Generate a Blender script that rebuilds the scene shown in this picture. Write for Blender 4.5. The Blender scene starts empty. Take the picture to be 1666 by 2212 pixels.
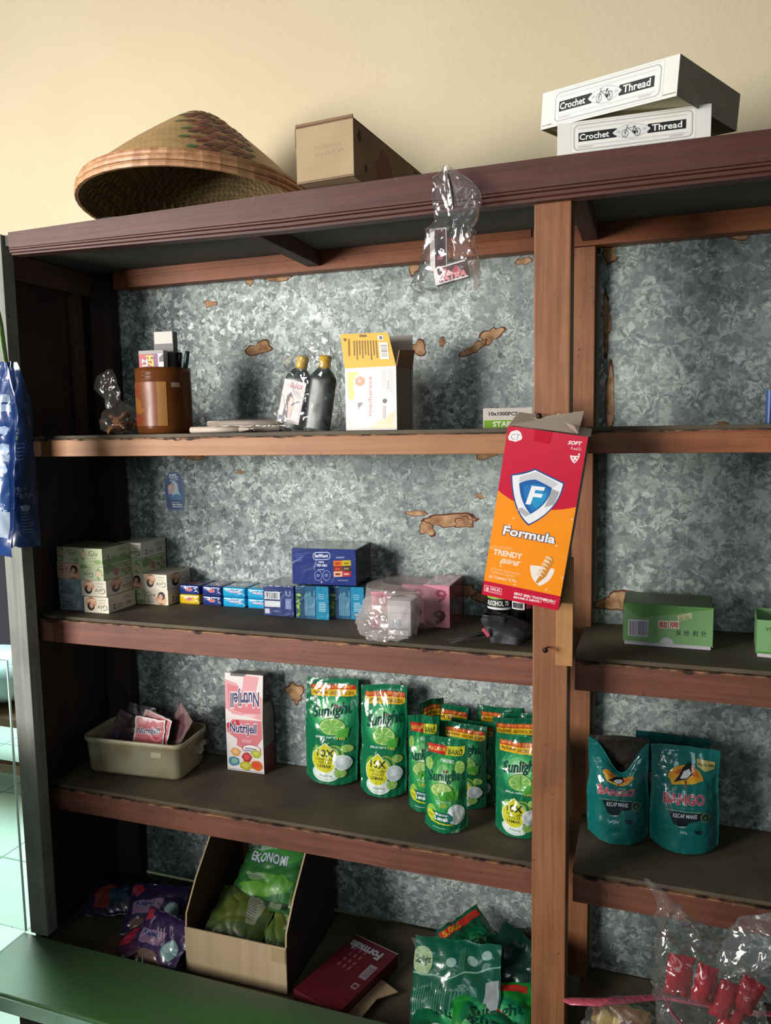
import bpy, bmesh, math, random
from mathutils import Vector, Matrix, noise

# ---------------------------------------------------------------- camera
YAW, PITCH, ROLL, FPX = 0.3334, -0.1061, -0.0167, 1652.95
CAM = Vector((0.1719, -1.2035, 1.5))
_f = Vector((-math.sin(YAW)*math.cos(PITCH), math.cos(YAW)*math.cos(PITCH), math.sin(PITCH)))
_r = Vector((math.cos(YAW), math.sin(YAW), 0)); _u = _r.cross(_f)
CR = _r*math.cos(ROLL)+_u*math.sin(ROLL); CU = -_r*math.sin(ROLL)+_u*math.cos(ROLL); CF = _f
cam_d = bpy.data.cameras.new('camera'); cam = bpy.data.objects.new('camera', cam_d)
COL = bpy.context.scene.collection; COL.objects.link(cam)
cam_d.sensor_fit = 'HORIZONTAL'; cam_d.sensor_width = 36; cam_d.lens = 36*FPX/1666
cam_d.clip_start = 0.02
cam.matrix_world = Matrix.Translation(CAM) @ Matrix((CR, CU, -CF)).transposed().to_4x4()
bpy.context.scene.camera = cam

# ---------------------------------------------------------------- light and exposure
sc = bpy.context.scene
sc.view_settings.view_transform = 'Standard'; sc.view_settings.look = 'None'
sc.view_settings.gamma = 1; sc.view_settings.exposure = 0.0; sc.view_settings.use_curve_mapping = False
w = bpy.data.worlds.new('world'); sc.world = w; w.use_nodes = True
w.node_tree.nodes['Background'].inputs[0].default_value = (0.88, 0.93, 1.0, 1)
w.node_tree.nodes['Background'].inputs[1].default_value = 0.075
def area(name, loc, target, sx, sy, power, col, spread=180):
    l = bpy.data.lights.new(name, 'AREA'); l.shape = 'RECTANGLE'; l.size = sx; l.size_y = sy
    l.energy = power; l.color = col; l.spread = math.radians(spread)
    o = bpy.data.objects.new(name, l); COL.objects.link(o); o.location = loc
    o.rotation_euler = (Vector(target)-Vector(loc)).to_track_quat('-Z', 'Y').to_euler()
    return o
area('daylight_from_shop_front', (-2.25, -2.35, 1.62), (-0.45, 0.3, 1.70), 1.25, 1.1, 33, (1.0, 0.965, 0.93), spread=85)
area('daylight_from_room_opening', (-0.1, -3.3, 2.1), (-0.1, 0.3, 1.2), 1.0, 1.0, 8.5, (0.85, 0.96, 1.0))
area('daylight_from_high_left', (-2.5, -0.9, 2.35), (-0.9, 0.36, 2.05), 0.7, 0.7, 6, (1.0, 0.95, 0.86))
area('daylight_in_next_room', (-2.6, 1.6, 2.5), (-2.2, 1.3, 0), 1.6, 1.6, 150, (0.80, 1.0, 0.92))

# ---------------------------------------------------------------- helpers
def at(px, py, Y=None, Z=None, X=None):
    d = CF*FPX + CR*(px-833) - CU*(py-1106)
    if Y is not None: t = (Y-CAM.y)/d.y
    elif Z is not None: t = (Z-CAM.z)/d.z
    else: t = (X-CAM.x)/d.x
    return CAM + d*t
def s2l(c): return c/12.92 if c <= .04045 else ((c+.055)/1.055)**2.4
def C(h):
    h = h.lstrip('#'); return tuple(s2l(int(h[i:i+2], 16)/255) for i in (0, 2, 4)) + (1,)
MATS = {}
def nt(name):
    m = bpy.data.materials.new(name); m.use_nodes = True; t = m.node_tree
    return m, t, t.nodes['Principled BSDF']
def N(t, k, **kw):
    n = t.nodes.new(k)
    for a, b in kw.items(): setattr(n, a, b)
    return n
def ink(h, rough=.45, bump=0, bscale=60, metal=0, spec=.5, coat=0):
    """printed or dyed surface of one colour with faint procedural unevenness"""
    key = (h, rough, bump, bscale, metal, spec, coat)
    if key in MATS: return MATS[key]
    m, t, b = nt('ink_'+h.strip('#')); b.inputs['Roughness'].default_value = rough
    b.inputs['Metallic'].default_value = metal; b.inputs['Specular IOR Level'].default_value = spec
    b.inputs['Coat Weight'].default_value = coat; b.inputs['Coat Roughness'].default_value = .08
    tc = N(t, 'ShaderNodeTexCoord'); no = N(t, 'ShaderNodeTexNoise'); no.inputs['Scale'].default_value = 45
    t.links.new(tc.outputs['Object'], no.inputs['Vector'])
    mp = N(t, 'ShaderNodeMapRange'); mp.inputs[3].default_value = .93; mp.inputs[4].default_value = 1.05
    t.links.new(no.outputs[0], mp.inputs[0])
    mx = N(t, 'ShaderNodeMix', data_type='RGBA', blend_type='MULTIPLY'); mx.inputs[0].default_value = 1
    mx.inputs[6].default_value = C(h); t.links.new(mp.outputs[0], mx.inputs[7]); t.links.new(mx.outputs[2], b.inputs['Base Color'])
    if bump:
        n2 = N(t, 'ShaderNodeTexNoise'); n2.inputs['Scale'].default_value = bscale; n2.inputs['Detail'].default_value = 2
        n2.inputs['Distortion'].default_value = 1.2
        t.links.new(tc.outputs['Object'], n2.inputs['Vector'])
        bp = N(t, 'ShaderNodeBump'); bp.inputs['Strength'].default_value = bump; bp.inputs['Distance'].default_value = .004
        t.links.new(n2.outputs[0], bp.inputs['Height']); t.links.new(bp.outputs[0], b.inputs['Normal'])
        if coat: t.links.new(bp.outputs[0], b.inputs['Coat Normal'])
    MATS[key] = m; return m
def wood(name, c1, c2, axis=0, rough=.55, stain='#2a1a12', stain_amt=.45, gscale=1.0, lacquer=.0):
    m, t, b = nt(name); tc = N(t, 'ShaderNodeTexCoord'); mp = N(t, 'ShaderNodeMapping')
    sc3 = [55*gscale]*3; sc3[axis] = 2.2; mp.inputs['Scale'].default_value = sc3
    t.links.new(tc.outputs['Object'], mp.inputs['Vector'])
    n1 = N(t, 'ShaderNodeTexNoise'); n1.inputs['Scale'].default_value = 1.6; n1.inputs['Detail'].default_value = 6; n1.inputs['Roughness'].default_value = .62
    n1.inputs['Distortion'].default_value = .5
    t.links.new(mp.outputs[0], n1.inputs['Vector'])
    cr = N(t, 'ShaderNodeValToRGB'); cr.color_ramp.elements[0].position = .33; cr.color_ramp.elements[1].position = .68
    cr.color_ramp.elements[0].color = C(c1); cr.color_ramp.elements[1].color = C(c2)
    t.links.new(n1.outputs[0], cr.inputs[0])
    n2 = N(t, 'ShaderNodeTexNoise'); n2.inputs['Scale'].default_value = 9; n2.inputs['Detail'].default_value = 5; n2.inputs['Roughness'].default_value = .65
    t.links.new(tc.outputs['Object'], n2.inputs['Vector'])
    r2 = N(t, 'ShaderNodeValToRGB'); r2.color_ramp.elements[0].position = .42; r2.color_ramp.elements[1].position = .72
    r2.color_ramp.elements[0].color = (0, 0, 0, 1); r2.color_ramp.elements[1].color = (stain_amt,)*3+(1,)
    t.links.new(n2.outputs[0], r2.inputs[0])
    mx = N(t, 'ShaderNodeMix', data_type='RGBA'); t.links.new(r2.outputs[0], mx.inputs[0])
    t.links.new(cr.outputs[0], mx.inputs[6]); mx.inputs[7].default_value = C(stain)
    # small dark specks
    n3 = N(t, 'ShaderNodeTexNoise'); n3.inputs['Scale'].default_value = 75; n3.inputs['Detail'].default_value = 1
    t.links.new(tc.outputs['Object'], n3.inputs['Vector'])
    r3 = N(t, 'ShaderNodeValToRGB'); r3.color_ramp.elements[0].position = .73; r3.color_ramp.elements[1].position = .78
    r3.color_ramp.elements[0].color = (0, 0, 0, 1); r3.color_ramp.elements[1].color = (.6,)*3+(1,)
    t.links.new(n3.outputs[0], r3.inputs[0])
    mx2 = N(t, 'ShaderNodeMix', data_type='RGBA'); t.links.new(r3.outputs[0], mx2.inputs[0])
    t.links.new(mx.outputs[2], mx2.inputs[6]); mx2.inputs[7].default_value = C(stain)
    t.links.new(mx2.outputs[2], b.inputs['Base Color'])
    b.inputs['Roughness'].default_value = rough; b.inputs['Coat Weight'].default_value = lacquer; b.inputs['Coat Roughness'].default_value = .35
    bp = N(t, 'ShaderNodeBump'); bp.inputs['Strength'].default_value = .25; bp.inputs['Distance'].default_value = .002
    t.links.new(n1.outputs[0], bp.inputs['Height']); t.links.new(bp.outputs[0], b.inputs['Normal'])
    return m
def blotch(name, c1, c2, scale=8, rough=.8, p0=.35, p1=.65, bump=.1, c3=None, detail=6, bscale=None, stretch=(1, 1, 1)):
    m, t, b = nt(name); tc = N(t, 'ShaderNodeTexCoord'); mp = N(t, 'ShaderNodeMapping'); mp.inputs['Scale'].default_value = stretch
    t.links.new(tc.outputs['Object'], mp.inputs['Vector'])
    n1 = N(t, 'ShaderNodeTexNoise'); n1.inputs['Scale'].default_value = scale; n1.inputs['Detail'].default_value = detail
    t.links.new(mp.outputs[0], n1.inputs['Vector'])
    cr = N(t, 'ShaderNodeValToRGB'); cr.color_ramp.elements[0].position = p0; cr.color_ramp.elements[1].position = p1
    cr.color_ramp.elements[0].color = C(c1); cr.color_ramp.elements[1].color = C(c2)
    if c3: e = cr.color_ramp.elements.new((p0+p1)/2); e.color = C(c3)
    t.links.new(n1.outputs[0], cr.inputs[0]); t.links.new(cr.outputs[0], b.inputs['Base Color'])
    b.inputs['Roughness'].default_value = rough
    n2 = N(t, 'ShaderNodeTexNoise'); n2.inputs['Scale'].default_value = bscale or scale*12; n2.inputs['Detail'].default_value = 4
    t.links.new(tc.outputs['Object'], n2.inputs['Vector'])
    bp = N(t, 'ShaderNodeBump'); bp.inputs['Strength'].default_value = bump; bp.inputs['Distance'].default_value = .003
    t.links.new(n2.outputs[0], bp.inputs['Height']); t.links.new(bp.outputs[0], b.inputs['Normal'])
    return m
def galvanized(name, lo, mid, hi, scale, star=False, s2=.55):
    """zinc spangle: warped cells, each with its own grey and its own slight tilt"""
    m, t, b = nt(name); tc = N(t, 'ShaderNodeTexCoord')
    wn = N(t, 'ShaderNodeTexNoise'); wn.inputs['Scale'].default_value = scale*.9; wn.inputs['Detail'].default_value = 3
    t.links.new(tc.outputs['Object'], wn.inputs['Vector'])
    ms = N(t, 'ShaderNodeVectorMath', operation='SCALE'); ms.inputs['Scale'].default_value = 1.15/scale*2.2
    sb = N(t, 'ShaderNodeVectorMath', operation='SUBTRACT'); sb.inputs[1].default_value = (.5, .5, .5)
    t.links.new(wn.outputs['Color'], sb.inputs[0]); t.links.new(sb.outputs[0], ms.inputs[0])
    ad = N(t, 'ShaderNodeVectorMath', operation='ADD'); t.links.new(tc.outputs['Object'], ad.inputs[0]); t.links.new(ms.outputs[0], ad.inputs[1])
    cells = []
    for k, s in enumerate((1.0, s2)):
        v = N(t, 'ShaderNodeTexVoronoi'); v.inputs['Scale'].default_value = scale*s; v.inputs['Randomness'].default_value = 1
        t.links.new(ad.outputs[0], v.inputs['Vector']); cells.append(v)
    sep = N(t, 'ShaderNodeSeparateColor'); t.links.new(cells[0].outputs['Color'], sep.inputs[0])
    sep2 = N(t, 'ShaderNodeSeparateColor'); t.links.new(cells[1].outputs['Color'], sep2.inputs[0])
    big = N(t, 'ShaderNodeTexNoise'); big.inputs['Scale'].default_value = 5; big.inputs['Detail'].default_value = 4
    t.links.new(tc.outputs['Object'], big.inputs['Vector'])
    a1 = N(t, 'ShaderNodeMath', operation='MULTIPLY'); a1.inputs[1].default_value = .42; t.links.new(sep.outputs[0], a1.inputs[0])
    a2 = N(t, 'ShaderNodeMath', operation='MULTIPLY_ADD'); a2.inputs[1].default_value = .22; t.links.new(sep2.outputs[1], a2.inputs[0]); t.links.new(a1.outputs[0], a2.inputs[2])
    a3 = N(t, 'ShaderNodeMath', operation='MULTIPLY_ADD'); a3.inputs[1].default_value = .75; t.links.new(big.outputs[0], a3.inputs[0]); t.links.new(a2.outputs[0], a3.inputs[2])
    if star:      # radiating crystals
        vs_ = N(t, 'ShaderNodeTexVoronoi'); vs_.inputs['Scale'].default_value = scale*.36 if scale > 90 else scale*.34; t.links.new(tc.outputs['Object'], vs_.inputs['Vector'])
        df_ = N(t, 'ShaderNodeVectorMath', operation='SUBTRACT'); t.links.new(ad.outputs[0], df_.inputs[0]); t.links.new(vs_.outputs['Position'], df_.inputs[1])
        sx = N(t, 'ShaderNodeSeparateXYZ'); t.links.new(df_.outputs[0], sx.inputs[0]); at_ = N(t, 'ShaderNodeMath', operation='ARCTAN2'); t.links.new(sx.outputs[0], at_.inputs[0]); t.links.new(sx.outputs[2], at_.inputs[1])
        sr = N(t, 'ShaderNodeSeparateColor'); t.links.new(vs_.outputs['Color'], sr.inputs[0])
        ph = N(t, 'ShaderNodeMath', operation='MULTIPLY_ADD'); ph.inputs[1].default_value = 7; t.links.new(at_.outputs[0], ph.inputs[0]); t.links.new(sr.outputs[0], ph.inputs[2])
        sn = N(t, 'ShaderNodeMath', operation='SINE'); t.links.new(ph.outputs[0], sn.inputs[0])
        am = N(t, 'ShaderNodeMath', operation='MULTIPLY'); t.links.new(sn.outputs[0], am.inputs[0]); t.links.new(sr.outputs[1], am.inputs[1])
        a4 = N(t, 'ShaderNodeMath', operation='MULTIPLY_ADD'); a4.inputs[1].default_value = .16; t.links.new(am.outputs[0], a4.inputs[0]); t.links.new(a3.outputs[0], a4.inputs[2]); a3 = a4
    cr = N(t, 'ShaderNodeValToRGB'); E_ = cr.color_ramp.elements
    E_[0].position = .30; E_[0].color = C(lo); E_[1].position = 1.08; E_[1].color = C(hi); E_[1].position = 1.0
    e = E_.new(.66); e.color = C(mid); e = E_.new(.88); e.color = tuple((a+b_)/2 for a, b_ in zip(C(mid), C(hi)))
    t.links.new(a3.outputs[0], cr.inputs[0]); t.links.new(cr.outputs[0], b.inputs['Base Color'])
    b.inputs['Metallic'].default_value = .14
    rr = N(t, 'ShaderNodeMapRange'); rr.inputs[3].default_value = .42; rr.inputs[4].default_value = .66
    t.links.new(sep.outputs[1], rr.inputs[0]); t.links.new(rr.outputs[0], b.inputs['Roughness'])
    ge = N(t, 'ShaderNodeNewGeometry'); cs = N(t, 'ShaderNodeVectorMath', operation='SUBTRACT'); cs.inputs[1].default_value = (.5, .5, .5)
    t.links.new(cells[0].outputs['Color'], cs.inputs[0])
    c2 = N(t, 'ShaderNodeVectorMath', operation='SCALE'); c2.inputs['Scale'].default_value = .30; t.links.new(cs.outputs[0], c2.inputs[0])
    c3 = N(t, 'ShaderNodeVectorMath', operation='ADD'); t.links.new(ge.outputs['Normal'], c3.inputs[0]); t.links.new(c2.outputs[0], c3.inputs[1])
    c4 = N(t, 'ShaderNodeVectorMath', operation='NORMALIZE'); t.links.new(c3.outputs[0], c4.inputs[0]); t.links.new(c4.outputs[0], b.inputs['Normal'])
    return m
def film(name, haze=.10, tint='#f4f6f6', rough=.12, gloss=.5):
    """thin clear plastic film"""
    m = bpy.data.materials.new(name); m.use_nodes = True; t = m.node_tree; t.nodes.clear()
    out = N(t, 'ShaderNodeOutputMaterial'); tr = N(t, 'ShaderNodeBsdfTransparent'); gl = N(t, 'ShaderNodeBsdfGlossy'); df = N(t, 'ShaderNodeBsdfDiffuse')
    tr.inputs[0].default_value = (.98, .98, .98, 1)
    gl.inputs['Roughness'].default_value = rough*.7; df.inputs[0].default_value = C(tint); gl.inputs[0].default_value = (1, 1, 1, 1)
    tc = N(t, 'ShaderNodeTexCoord'); no = N(t, 'ShaderNodeTexNoise'); no.inputs['Scale'].default_value = 26; no.inputs['Detail'].default_value = 1; no.inputs['Distortion'].default_value = 1.5
    t.links.new(tc.outputs['Object'], no.inputs['Vector'])
    bp = N(t, 'ShaderNodeBump'); bp.inputs['Strength'].default_value = .7; bp.inputs['Distance'].default_value = .006
    t.links.new(no.outputs[0], bp.inputs['Height']); t.links.new(bp.outputs[0], gl.inputs['Normal'])
    lw = N(t, 'ShaderNodeLayerWeight'); lw.inputs['Blend'].default_value = .35; t.links.new(bp.outputs[0], lw.inputs['Normal'])
    mr = N(t, 'ShaderNodeMapRange'); mr.inputs[3].default_value = .02; mr.inputs[4].default_value = gloss
    t.links.new(lw.outputs['Fresnel'], mr.inputs[0])
    m1 = N(t, 'ShaderNodeMixShader'); m1.inputs[0].default_value = haze; t.links.new(tr.outputs[0], m1.inputs[1]); t.links.new(df.outputs[0], m1.inputs[2])
    m2 = N(t, 'ShaderNodeMixShader'); t.links.new(mr.outputs[0], m2.inputs[0]); t.links.new(m1.outputs[0], m2.inputs[1]); t.links.new(gl.outputs[0], m2.inputs[2])
    t.links.new(m2.outputs[0], out.inputs[0]); return m

class MB:
    """collects geometry with several materials and links it as ONE mesh object"""
    def __init__(s): s.v = []; s.f = []; s.mi = []; s.m = []; s.sm = []
    def slot(s, m):
        if m not in s.m: s.m.append(m)
        return s.m.index(m)
    def add(s, vs, fs, m, smooth=False):
        o = len(s.v); s.v += [Vector(p) for p in vs]; k = s.slot(m)
        for f in fs: s.f.append([i+o for i in f]); s.mi.append(k); s.sm.append(smooth)
    def bm(s, b, m, M=None, smooth=False):
        b.verts.ensure_lookup_table(); b.verts.index_update()
        s.add([(M @ x.co) if M else x.co.copy() for x in b.verts], [[x.index for x in f.verts] for f in b.faces], m, smooth); b.free()
    def box(s, x0, x1, y0, y1, z0, z1, m, bev=.0015, M=None):
        b = bmesh.new(); bmesh.ops.create_cube(b, size=1)
        for q in b.verts: q.co = Vector((x0+(q.co.x+.5)*(x1-x0), y0+(q.co.y+.5)*(y1-y0), z0+(q.co.z+.5)*(z1-z0)))
        if bev: bmesh.ops.bevel(b, geom=b.edges[:], offset=bev, segments=2, affect='EDGES', profile=.6)
        s.bm(b, m, M)
    def hexa(s, p, m, bev=0):
        """eight corners: bottom ring then top ring"""
        b = bmesh.new(); vs = [b.verts.new(q) for q in p]
        for f in ((3, 2, 1, 0), (4, 5, 6, 7), (0, 1, 5, 4), (1, 2, 6, 5), (2, 3, 7, 6), (3, 0, 4, 7)): b.faces.new([vs[i] for i in f])
        if bev: bmesh.ops.bevel(b, geom=b.edges[:], offset=bev, segments=2, affect='EDGES', profile=.6)
        s.bm(b, m)
    def tube(s, pts, r, m, n=8, cap=True, smooth=True, flat=1.0):
        pts = [Vector(p) for p in pts]; R = r if isinstance(r, (list, tuple)) else [r]*len(pts); vs = []; fs = []
        for i, p in enumerate(pts):
            d = (pts[min(i+1, len(pts)-1)]-pts[max(i-1, 0)]).normalized()
            a = d.cross(Vector((0, 0, 1)));
            if a.length < .1: a = d.cross(Vector((1, 0, 0)))
            a.normalize(); b = d.cross(a)
            for k in range(n):
                th = 2*math.pi*k/n; vs.append(p+a*math.cos(th)*R[i]+b*math.sin(th)*R[i]*flat)
        for i in range(len(pts)-1):
            for k in range(n): fs.append([i*n+k, i*n+(k+1) % n, (i+1)*n+(k+1) % n, (i+1)*n+k])
        if cap: fs += [list(range(n))[::-1], [len(vs)-n+k for k in range(n)]]
        s.add(vs, fs, m, smooth)
    def lathe(s, prof, m, M=Matrix(), n=40, smooth=True, cap=False):
        vs = []; fs = []
        for r, z in prof:
            for k in range(n): th = 2*math.pi*k/n; vs.append(M @ Vector((r*math.cos(th), r*math.sin(th), z)))
        for i in range(len(prof)-1):
            for k in range(n): fs.append([i*n+k, i*n+(k+1) % n, (i+1)*n+(k+1) % n, (i+1)*n+k])
        if cap: fs += [list(range(n))[::-1], [len(vs)-n+k for k in range(n)]]
        s.add(vs, fs, m, smooth)
    def grid(s, fn, nu, nv, m, smooth=True, wrap=False):
        vs = [fn(i/nu, j/nv) for j in range(nv+1) for i in range(nu+(0 if wrap else 1))]; W_ = nu+(0 if wrap else 1)
        fs = [[j*W_+i, j*W_+(i+1) % W_, (j+1)*W_+(i+1) % W_, (j+1)*W_+i] for j in range(nv) for i in range(nu)]
        s.add(vs, fs, m, smooth)
    def build(s, name, parent=None, M=None, solid=0):
        me = bpy.data.meshes.new(name); me.from_pydata(s.v, [], s.f)
        for m in s.m: me.materials.append(m)
        me.polygons.foreach_set('material_index', s.mi); me.polygons.foreach_set('use_smooth', s.sm); me.update()
        o = bpy.data.objects.new(name, me); COL.objects.link(o)
        if parent: o.parent = parent
        if M is not None: o.matrix_world = M if not parent else o.matrix_world; o.matrix_local = M
        return o
def tag(o, label=None, cat=None, group=None, kind=None):
    for k, v in (('label', label), ('category', cat), ('group', group), ('kind', kind)):
        if v: o[k] = v
    return o
def thing(name, label, cat, M=None, group=None):
    o = bpy.data.objects.new(name, None); COL.objects.link(o); o.empty_display_size = .02
    if M is not None: o.matrix_world = M
    return tag(o, label, cat, group)
_tc = {}
def glyphs(s, bold=0, shear=0):
    k = (s, bold, shear)
    if k not in _tc:
        c = bpy.data.curves.new('t', 'FONT'); c.body = s; c.offset = bold; c.shear = shear; c.resolution_u = 2; c.fill_mode = 'FRONT'
        o = bpy.data.objects.new('t', c); me = bpy.data.meshes.new_from_object(o)
        _tc[k] = ([(v.co.x, v.co.y) for v in me.vertices], [list(p.vertices) for p in me.polygons])
        bpy.data.objects.remove(o); bpy.data.curves.remove(c); bpy.data.meshes.remove(me)
    return _tc[k]
class Art:
    """prints shapes and lettering as inlaid faces on a surface fn(u,v,offset)"""
    def __init__(s, mb, fn, W, H, nu=0, nv=0, step=6e-5, k=1, clip=True, **mk):
        s.clip = clip
        s.mb, s.fn, s.W, s.H, s.nu, s.nv, s.step, s.k, s.mk = mb, fn, W, H, nu, nv, step, k, mk; s.k0 = k-1; s.hist = []; s.c4 = None; s.map()
    def map(s, bl=(0, 0), br=(1, 0), tl=(0, 1)):
        s.o = bl; a, b = br[0]-bl[0], br[1]-bl[1]; c, d = tl[0]-bl[0], tl[1]-bl[1]; D = a*d-b*c
        s.inv = (d/D, -c/D, -b/D, a/D); s.c4 = None; return s
    def map4(s, bl, br, tl, tr): s.map(bl, br, tl); s.c4 = (bl, br, tl, tr); return s
    def q(s, p):
        x, y = p[0]-s.o[0], p[1]-s.o[1]; i = s.inv; u, v = i[0]*x+i[1]*y, i[2]*x+i[3]*y
        if s.c4:
            bl, br, tl, tr = s.c4; kx, ky = tr[0]-br[0]-tl[0]+bl[0], tr[1]-br[1]-tl[1]+bl[1]
            for _ in range(12):
                ex, ey = x-u*v*kx, y-u*v*ky; u, v = i[0]*ex+i[1]*ey, i[2]*ex+i[3]*ey
        return (u, v)
    def put(s, vs, fs, col, **o):
        m = ink(col, **{**s.mk, **o}) if isinstance(col, str) else col
        bb = (min(p[0] for p in vs), min(p[1] for p in vs), max(p[0] for p in vs), max(p[1] for p in vs))
        auto = 1+max([l for b_, l in s.hist if b_[0] < bb[2]-1e-4 and bb[0] < b_[2]-1e-4 and b_[1] < bb[3]-1e-4 and bb[1] < b_[3]-1e-4], default=s.k0)
        lay = min(auto, max(s.k, 1)); s.hist.append((bb, lay)); off = s.step*lay; s.k += 1
        if s.clip and (min(p[0] for p in vs) < -1e-6 or max(p[0] for p in vs) > 1+1e-6 or min(p[1] for p in vs) < -1e-6 or max(p[1] for p in vs) > 1+1e-6):
            b = bmesh.new(); bv = [b.verts.new((x, y, 0)) for x, y in vs]
            for f in fs:
                try: b.faces.new([bv[i] for i in f])
                except ValueError: pass
            for co, no in (((0, 0, 0), (-1, 0, 0)), ((1, 0, 0), (1, 0, 0)), ((0, 0, 0), (0, -1, 0)), ((0, 1, 0), (0, 1, 0))):
                bmesh.ops.bisect_plane(b, geom=b.verts[:]+b.edges[:]+b.faces[:], plane_co=co, plane_no=no, dist=1e-7, clear_outer=True)
            b.verts.index_update(); vs = [(q.co.x, q.co.y) for q in b.verts]; fs = [[q.index for q in f.verts] for f in b.faces]; b.free()
            if not fs: return
        if s.nu:
            b = bmesh.new(); bv = [b.verts.new((x, y, 0)) for x, y in vs]
            for f in fs:
                try: b.faces.new([bv[i] for i in f])
                except ValueError: pass
            for n_, ax in ((s.nu, 0), (s.nv, 1)):
                lo = min(p[ax] for p in vs); hi = max(p[ax] for p in vs)
                for i in range(1, n_):
                    if lo < i/n_ < hi:
                        co = [0, 0, 0]; no = [0, 0, 0]; co[ax] = i/n_; no[ax] = 1
                        bmesh.ops.bisect_plane(b, geom=b.verts[:]+b.edges[:]+b.faces[:], plane_co=co, plane_no=no, dist=1e-6)
            b.verts.index_update(); vs = [(q.co.x, q.co.y) for q in b.verts]; fs = [[q.index for q in f.verts] for f in b.faces]; b.free()
        s.mb.add([s.fn(x, y, off) for x, y in vs], fs, m, smooth=bool(s.nu))
    def poly(s, pts, col, **o): s.put([s.q(p) for p in pts], [list(range(len(pts)))], col, **o)
    def rect(s, a, b, col, **o): s.poly([(a[0], a[1]), (b[0], a[1]), (b[0], b[1]), (a[0], b[1])], col, **o)
    def ell(s, c, rx, ry, col, rot=0, n=26, a0=0, a1=360, **o):
        P = []; cr, sr = math.cos(math.radians(rot)), math.sin(math.radians(rot))
        full = a1-a0 >= 360
        for i in range(n if full else n+1):
            th = math.radians(a0+(a1-a0)*i/n); x, y = rx*math.cos(th), ry*math.sin(th)
            P.append((c[0]+x*cr-y*sr, c[1]+x*sr+y*cr))
        s.poly(P, col, **o)
    def text(s, t, bl, br, tl, col, bold=.0, shear=0, out=None, outw=.05, **o):
        """lettering fitted to the parallelogram bl, br, tl (in map units)"""
        v0, _ = glyphs(t, bold, shear)
        if not v0: return
        x0 = min(p[0] for p in v0); x1 = max(p[0] for p in v0); y0 = min(p[1] for p in v0); y1 = max(p[1] for p in v0)
        for cc, bo in (((out, bold+outw),) if out else ())+((col, bold),):
            v, f = glyphs(t, bo, shear); P = []
            for x, y in v:
                a = (x-x0)/(x1-x0); b = (y-y0)/(y1-y0)
                P.append(s.q((bl[0]+a*(br[0]-bl[0])+b*(tl[0]-bl[0]), bl[1]+a*(br[1]-bl[1])+b*(tl[1]-bl[1]))))
            s.put(P, f, cc, **o)
    def bars(s, a, b, col='#222222', n=22, seed=1, vertical=True, bg='#f2f2f0'):
        R = random.Random(seed)
        if bg: s.rect(a, b, bg)
        mx_, my_ = (b[0]-a[0])*.08, (b[1]-a[1])*.1; x0, y0, x1, y1 = a[0]+mx_, a[1]+my_, b[0]-mx_, b[1]-my_
        vs = []; fs = []; k = s.k
        for i in range(n):
            w_ = R.choice((.3, .45, .7))
            if vertical: xa = x0+(x1-x0)*i/n; xb = xa+(x1-x0)/n*w_; P = [(xa, y0), (xb, y0), (xb, y1), (xa, y1)]
            else: ya = y0+(y1-y0)*i/n; yb = ya+(y1-y0)/n*w_; P = [(x0, ya), (x1, ya), (x1, yb), (x0, yb)]
            fs.append([len(vs)+j for j in range(4)]); vs += [s.q(p) for p in P]
        s.put(vs, fs, col)
    def lines(s, a, b, n, col, seed=3, th=.4, vertical=False):
        """rows of print too small to read"""
        R = random.Random(seed); vs = []; fs = []
        for i in range(n):
            t0 = i/n; t1 = t0+th/n; l = R.uniform(.7, 1)
            if vertical: P = [(a[0]+(b[0]-a[0])*t0, a[1]), (a[0]+(b[0]-a[0])*t1, a[1]), (a[0]+(b[0]-a[0])*t1, a[1]+(b[1]-a[1])*l), (a[0]+(b[0]-a[0])*t0, a[1]+(b[1]-a[1])*l)]
            else: P = [(a[0], a[1]+(b[1]-a[1])*t0), (a[0]+(b[0]-a[0])*l, a[1]+(b[1]-a[1])*t0), (a[0]+(b[0]-a[0])*l, a[1]+(b[1]-a[1])*t1), (a[0], a[1]+(b[1]-a[1])*t1)]
            fs.append([len(vs)+j for j in range(4)]); vs += [s.q(p) for p in P]
        s.put(vs, fs, col)
def frame(bl, br, up=None):
    """local x along bl->br, z up (or along up), y away from the viewer; returns matrix and width"""
    x = (br-bl); W = x.length; x = x/W; z = (up or Vector((0, 0, 1))).normalized(); y = z.cross(x).normalized(); z = x.cross(y)
    return Matrix.Translation(bl) @ Matrix((x, y, z)).transposed().to_4x4(), W
def faces_of(mb, W, D, H, **k):
    return dict(
        front=Art(mb, lambda u, v, o: Vector((u*W, -o, v*H)), W, H, **k),
        right=Art(mb, lambda u, v, o: Vector((W+o, u*D, v*H)), D, H, **k),
        left=Art(mb, lambda u, v, o: Vector((-o, (1-u)*D, v*H)), D, H, **k),
        top=Art(mb, lambda u, v, o: Vector((u*W, v*D, H+o)), W, D, **k),
        bottom=Art(mb, lambda u, v, o: Vector((u*W, (1-v)*D, -o)), W, D, **k))
def blob_outline(cx, cy, rx, ry, seed, n=26, rough=.35):
    P = []
    for i in range(n):
        th = 2*math.pi*i/n; r = 1+rough*noise.noise(Vector((math.cos(th)*1.3, math.sin(th)*1.3, seed*3.7)))*1.6+rough*.35*noise.noise(Vector((math.cos(th)*5, math.sin(th)*5, seed*9.1)))
        P.append((cx+rx*r*math.cos(th), cy+ry*r*math.sin(th)))
    return P
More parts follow.
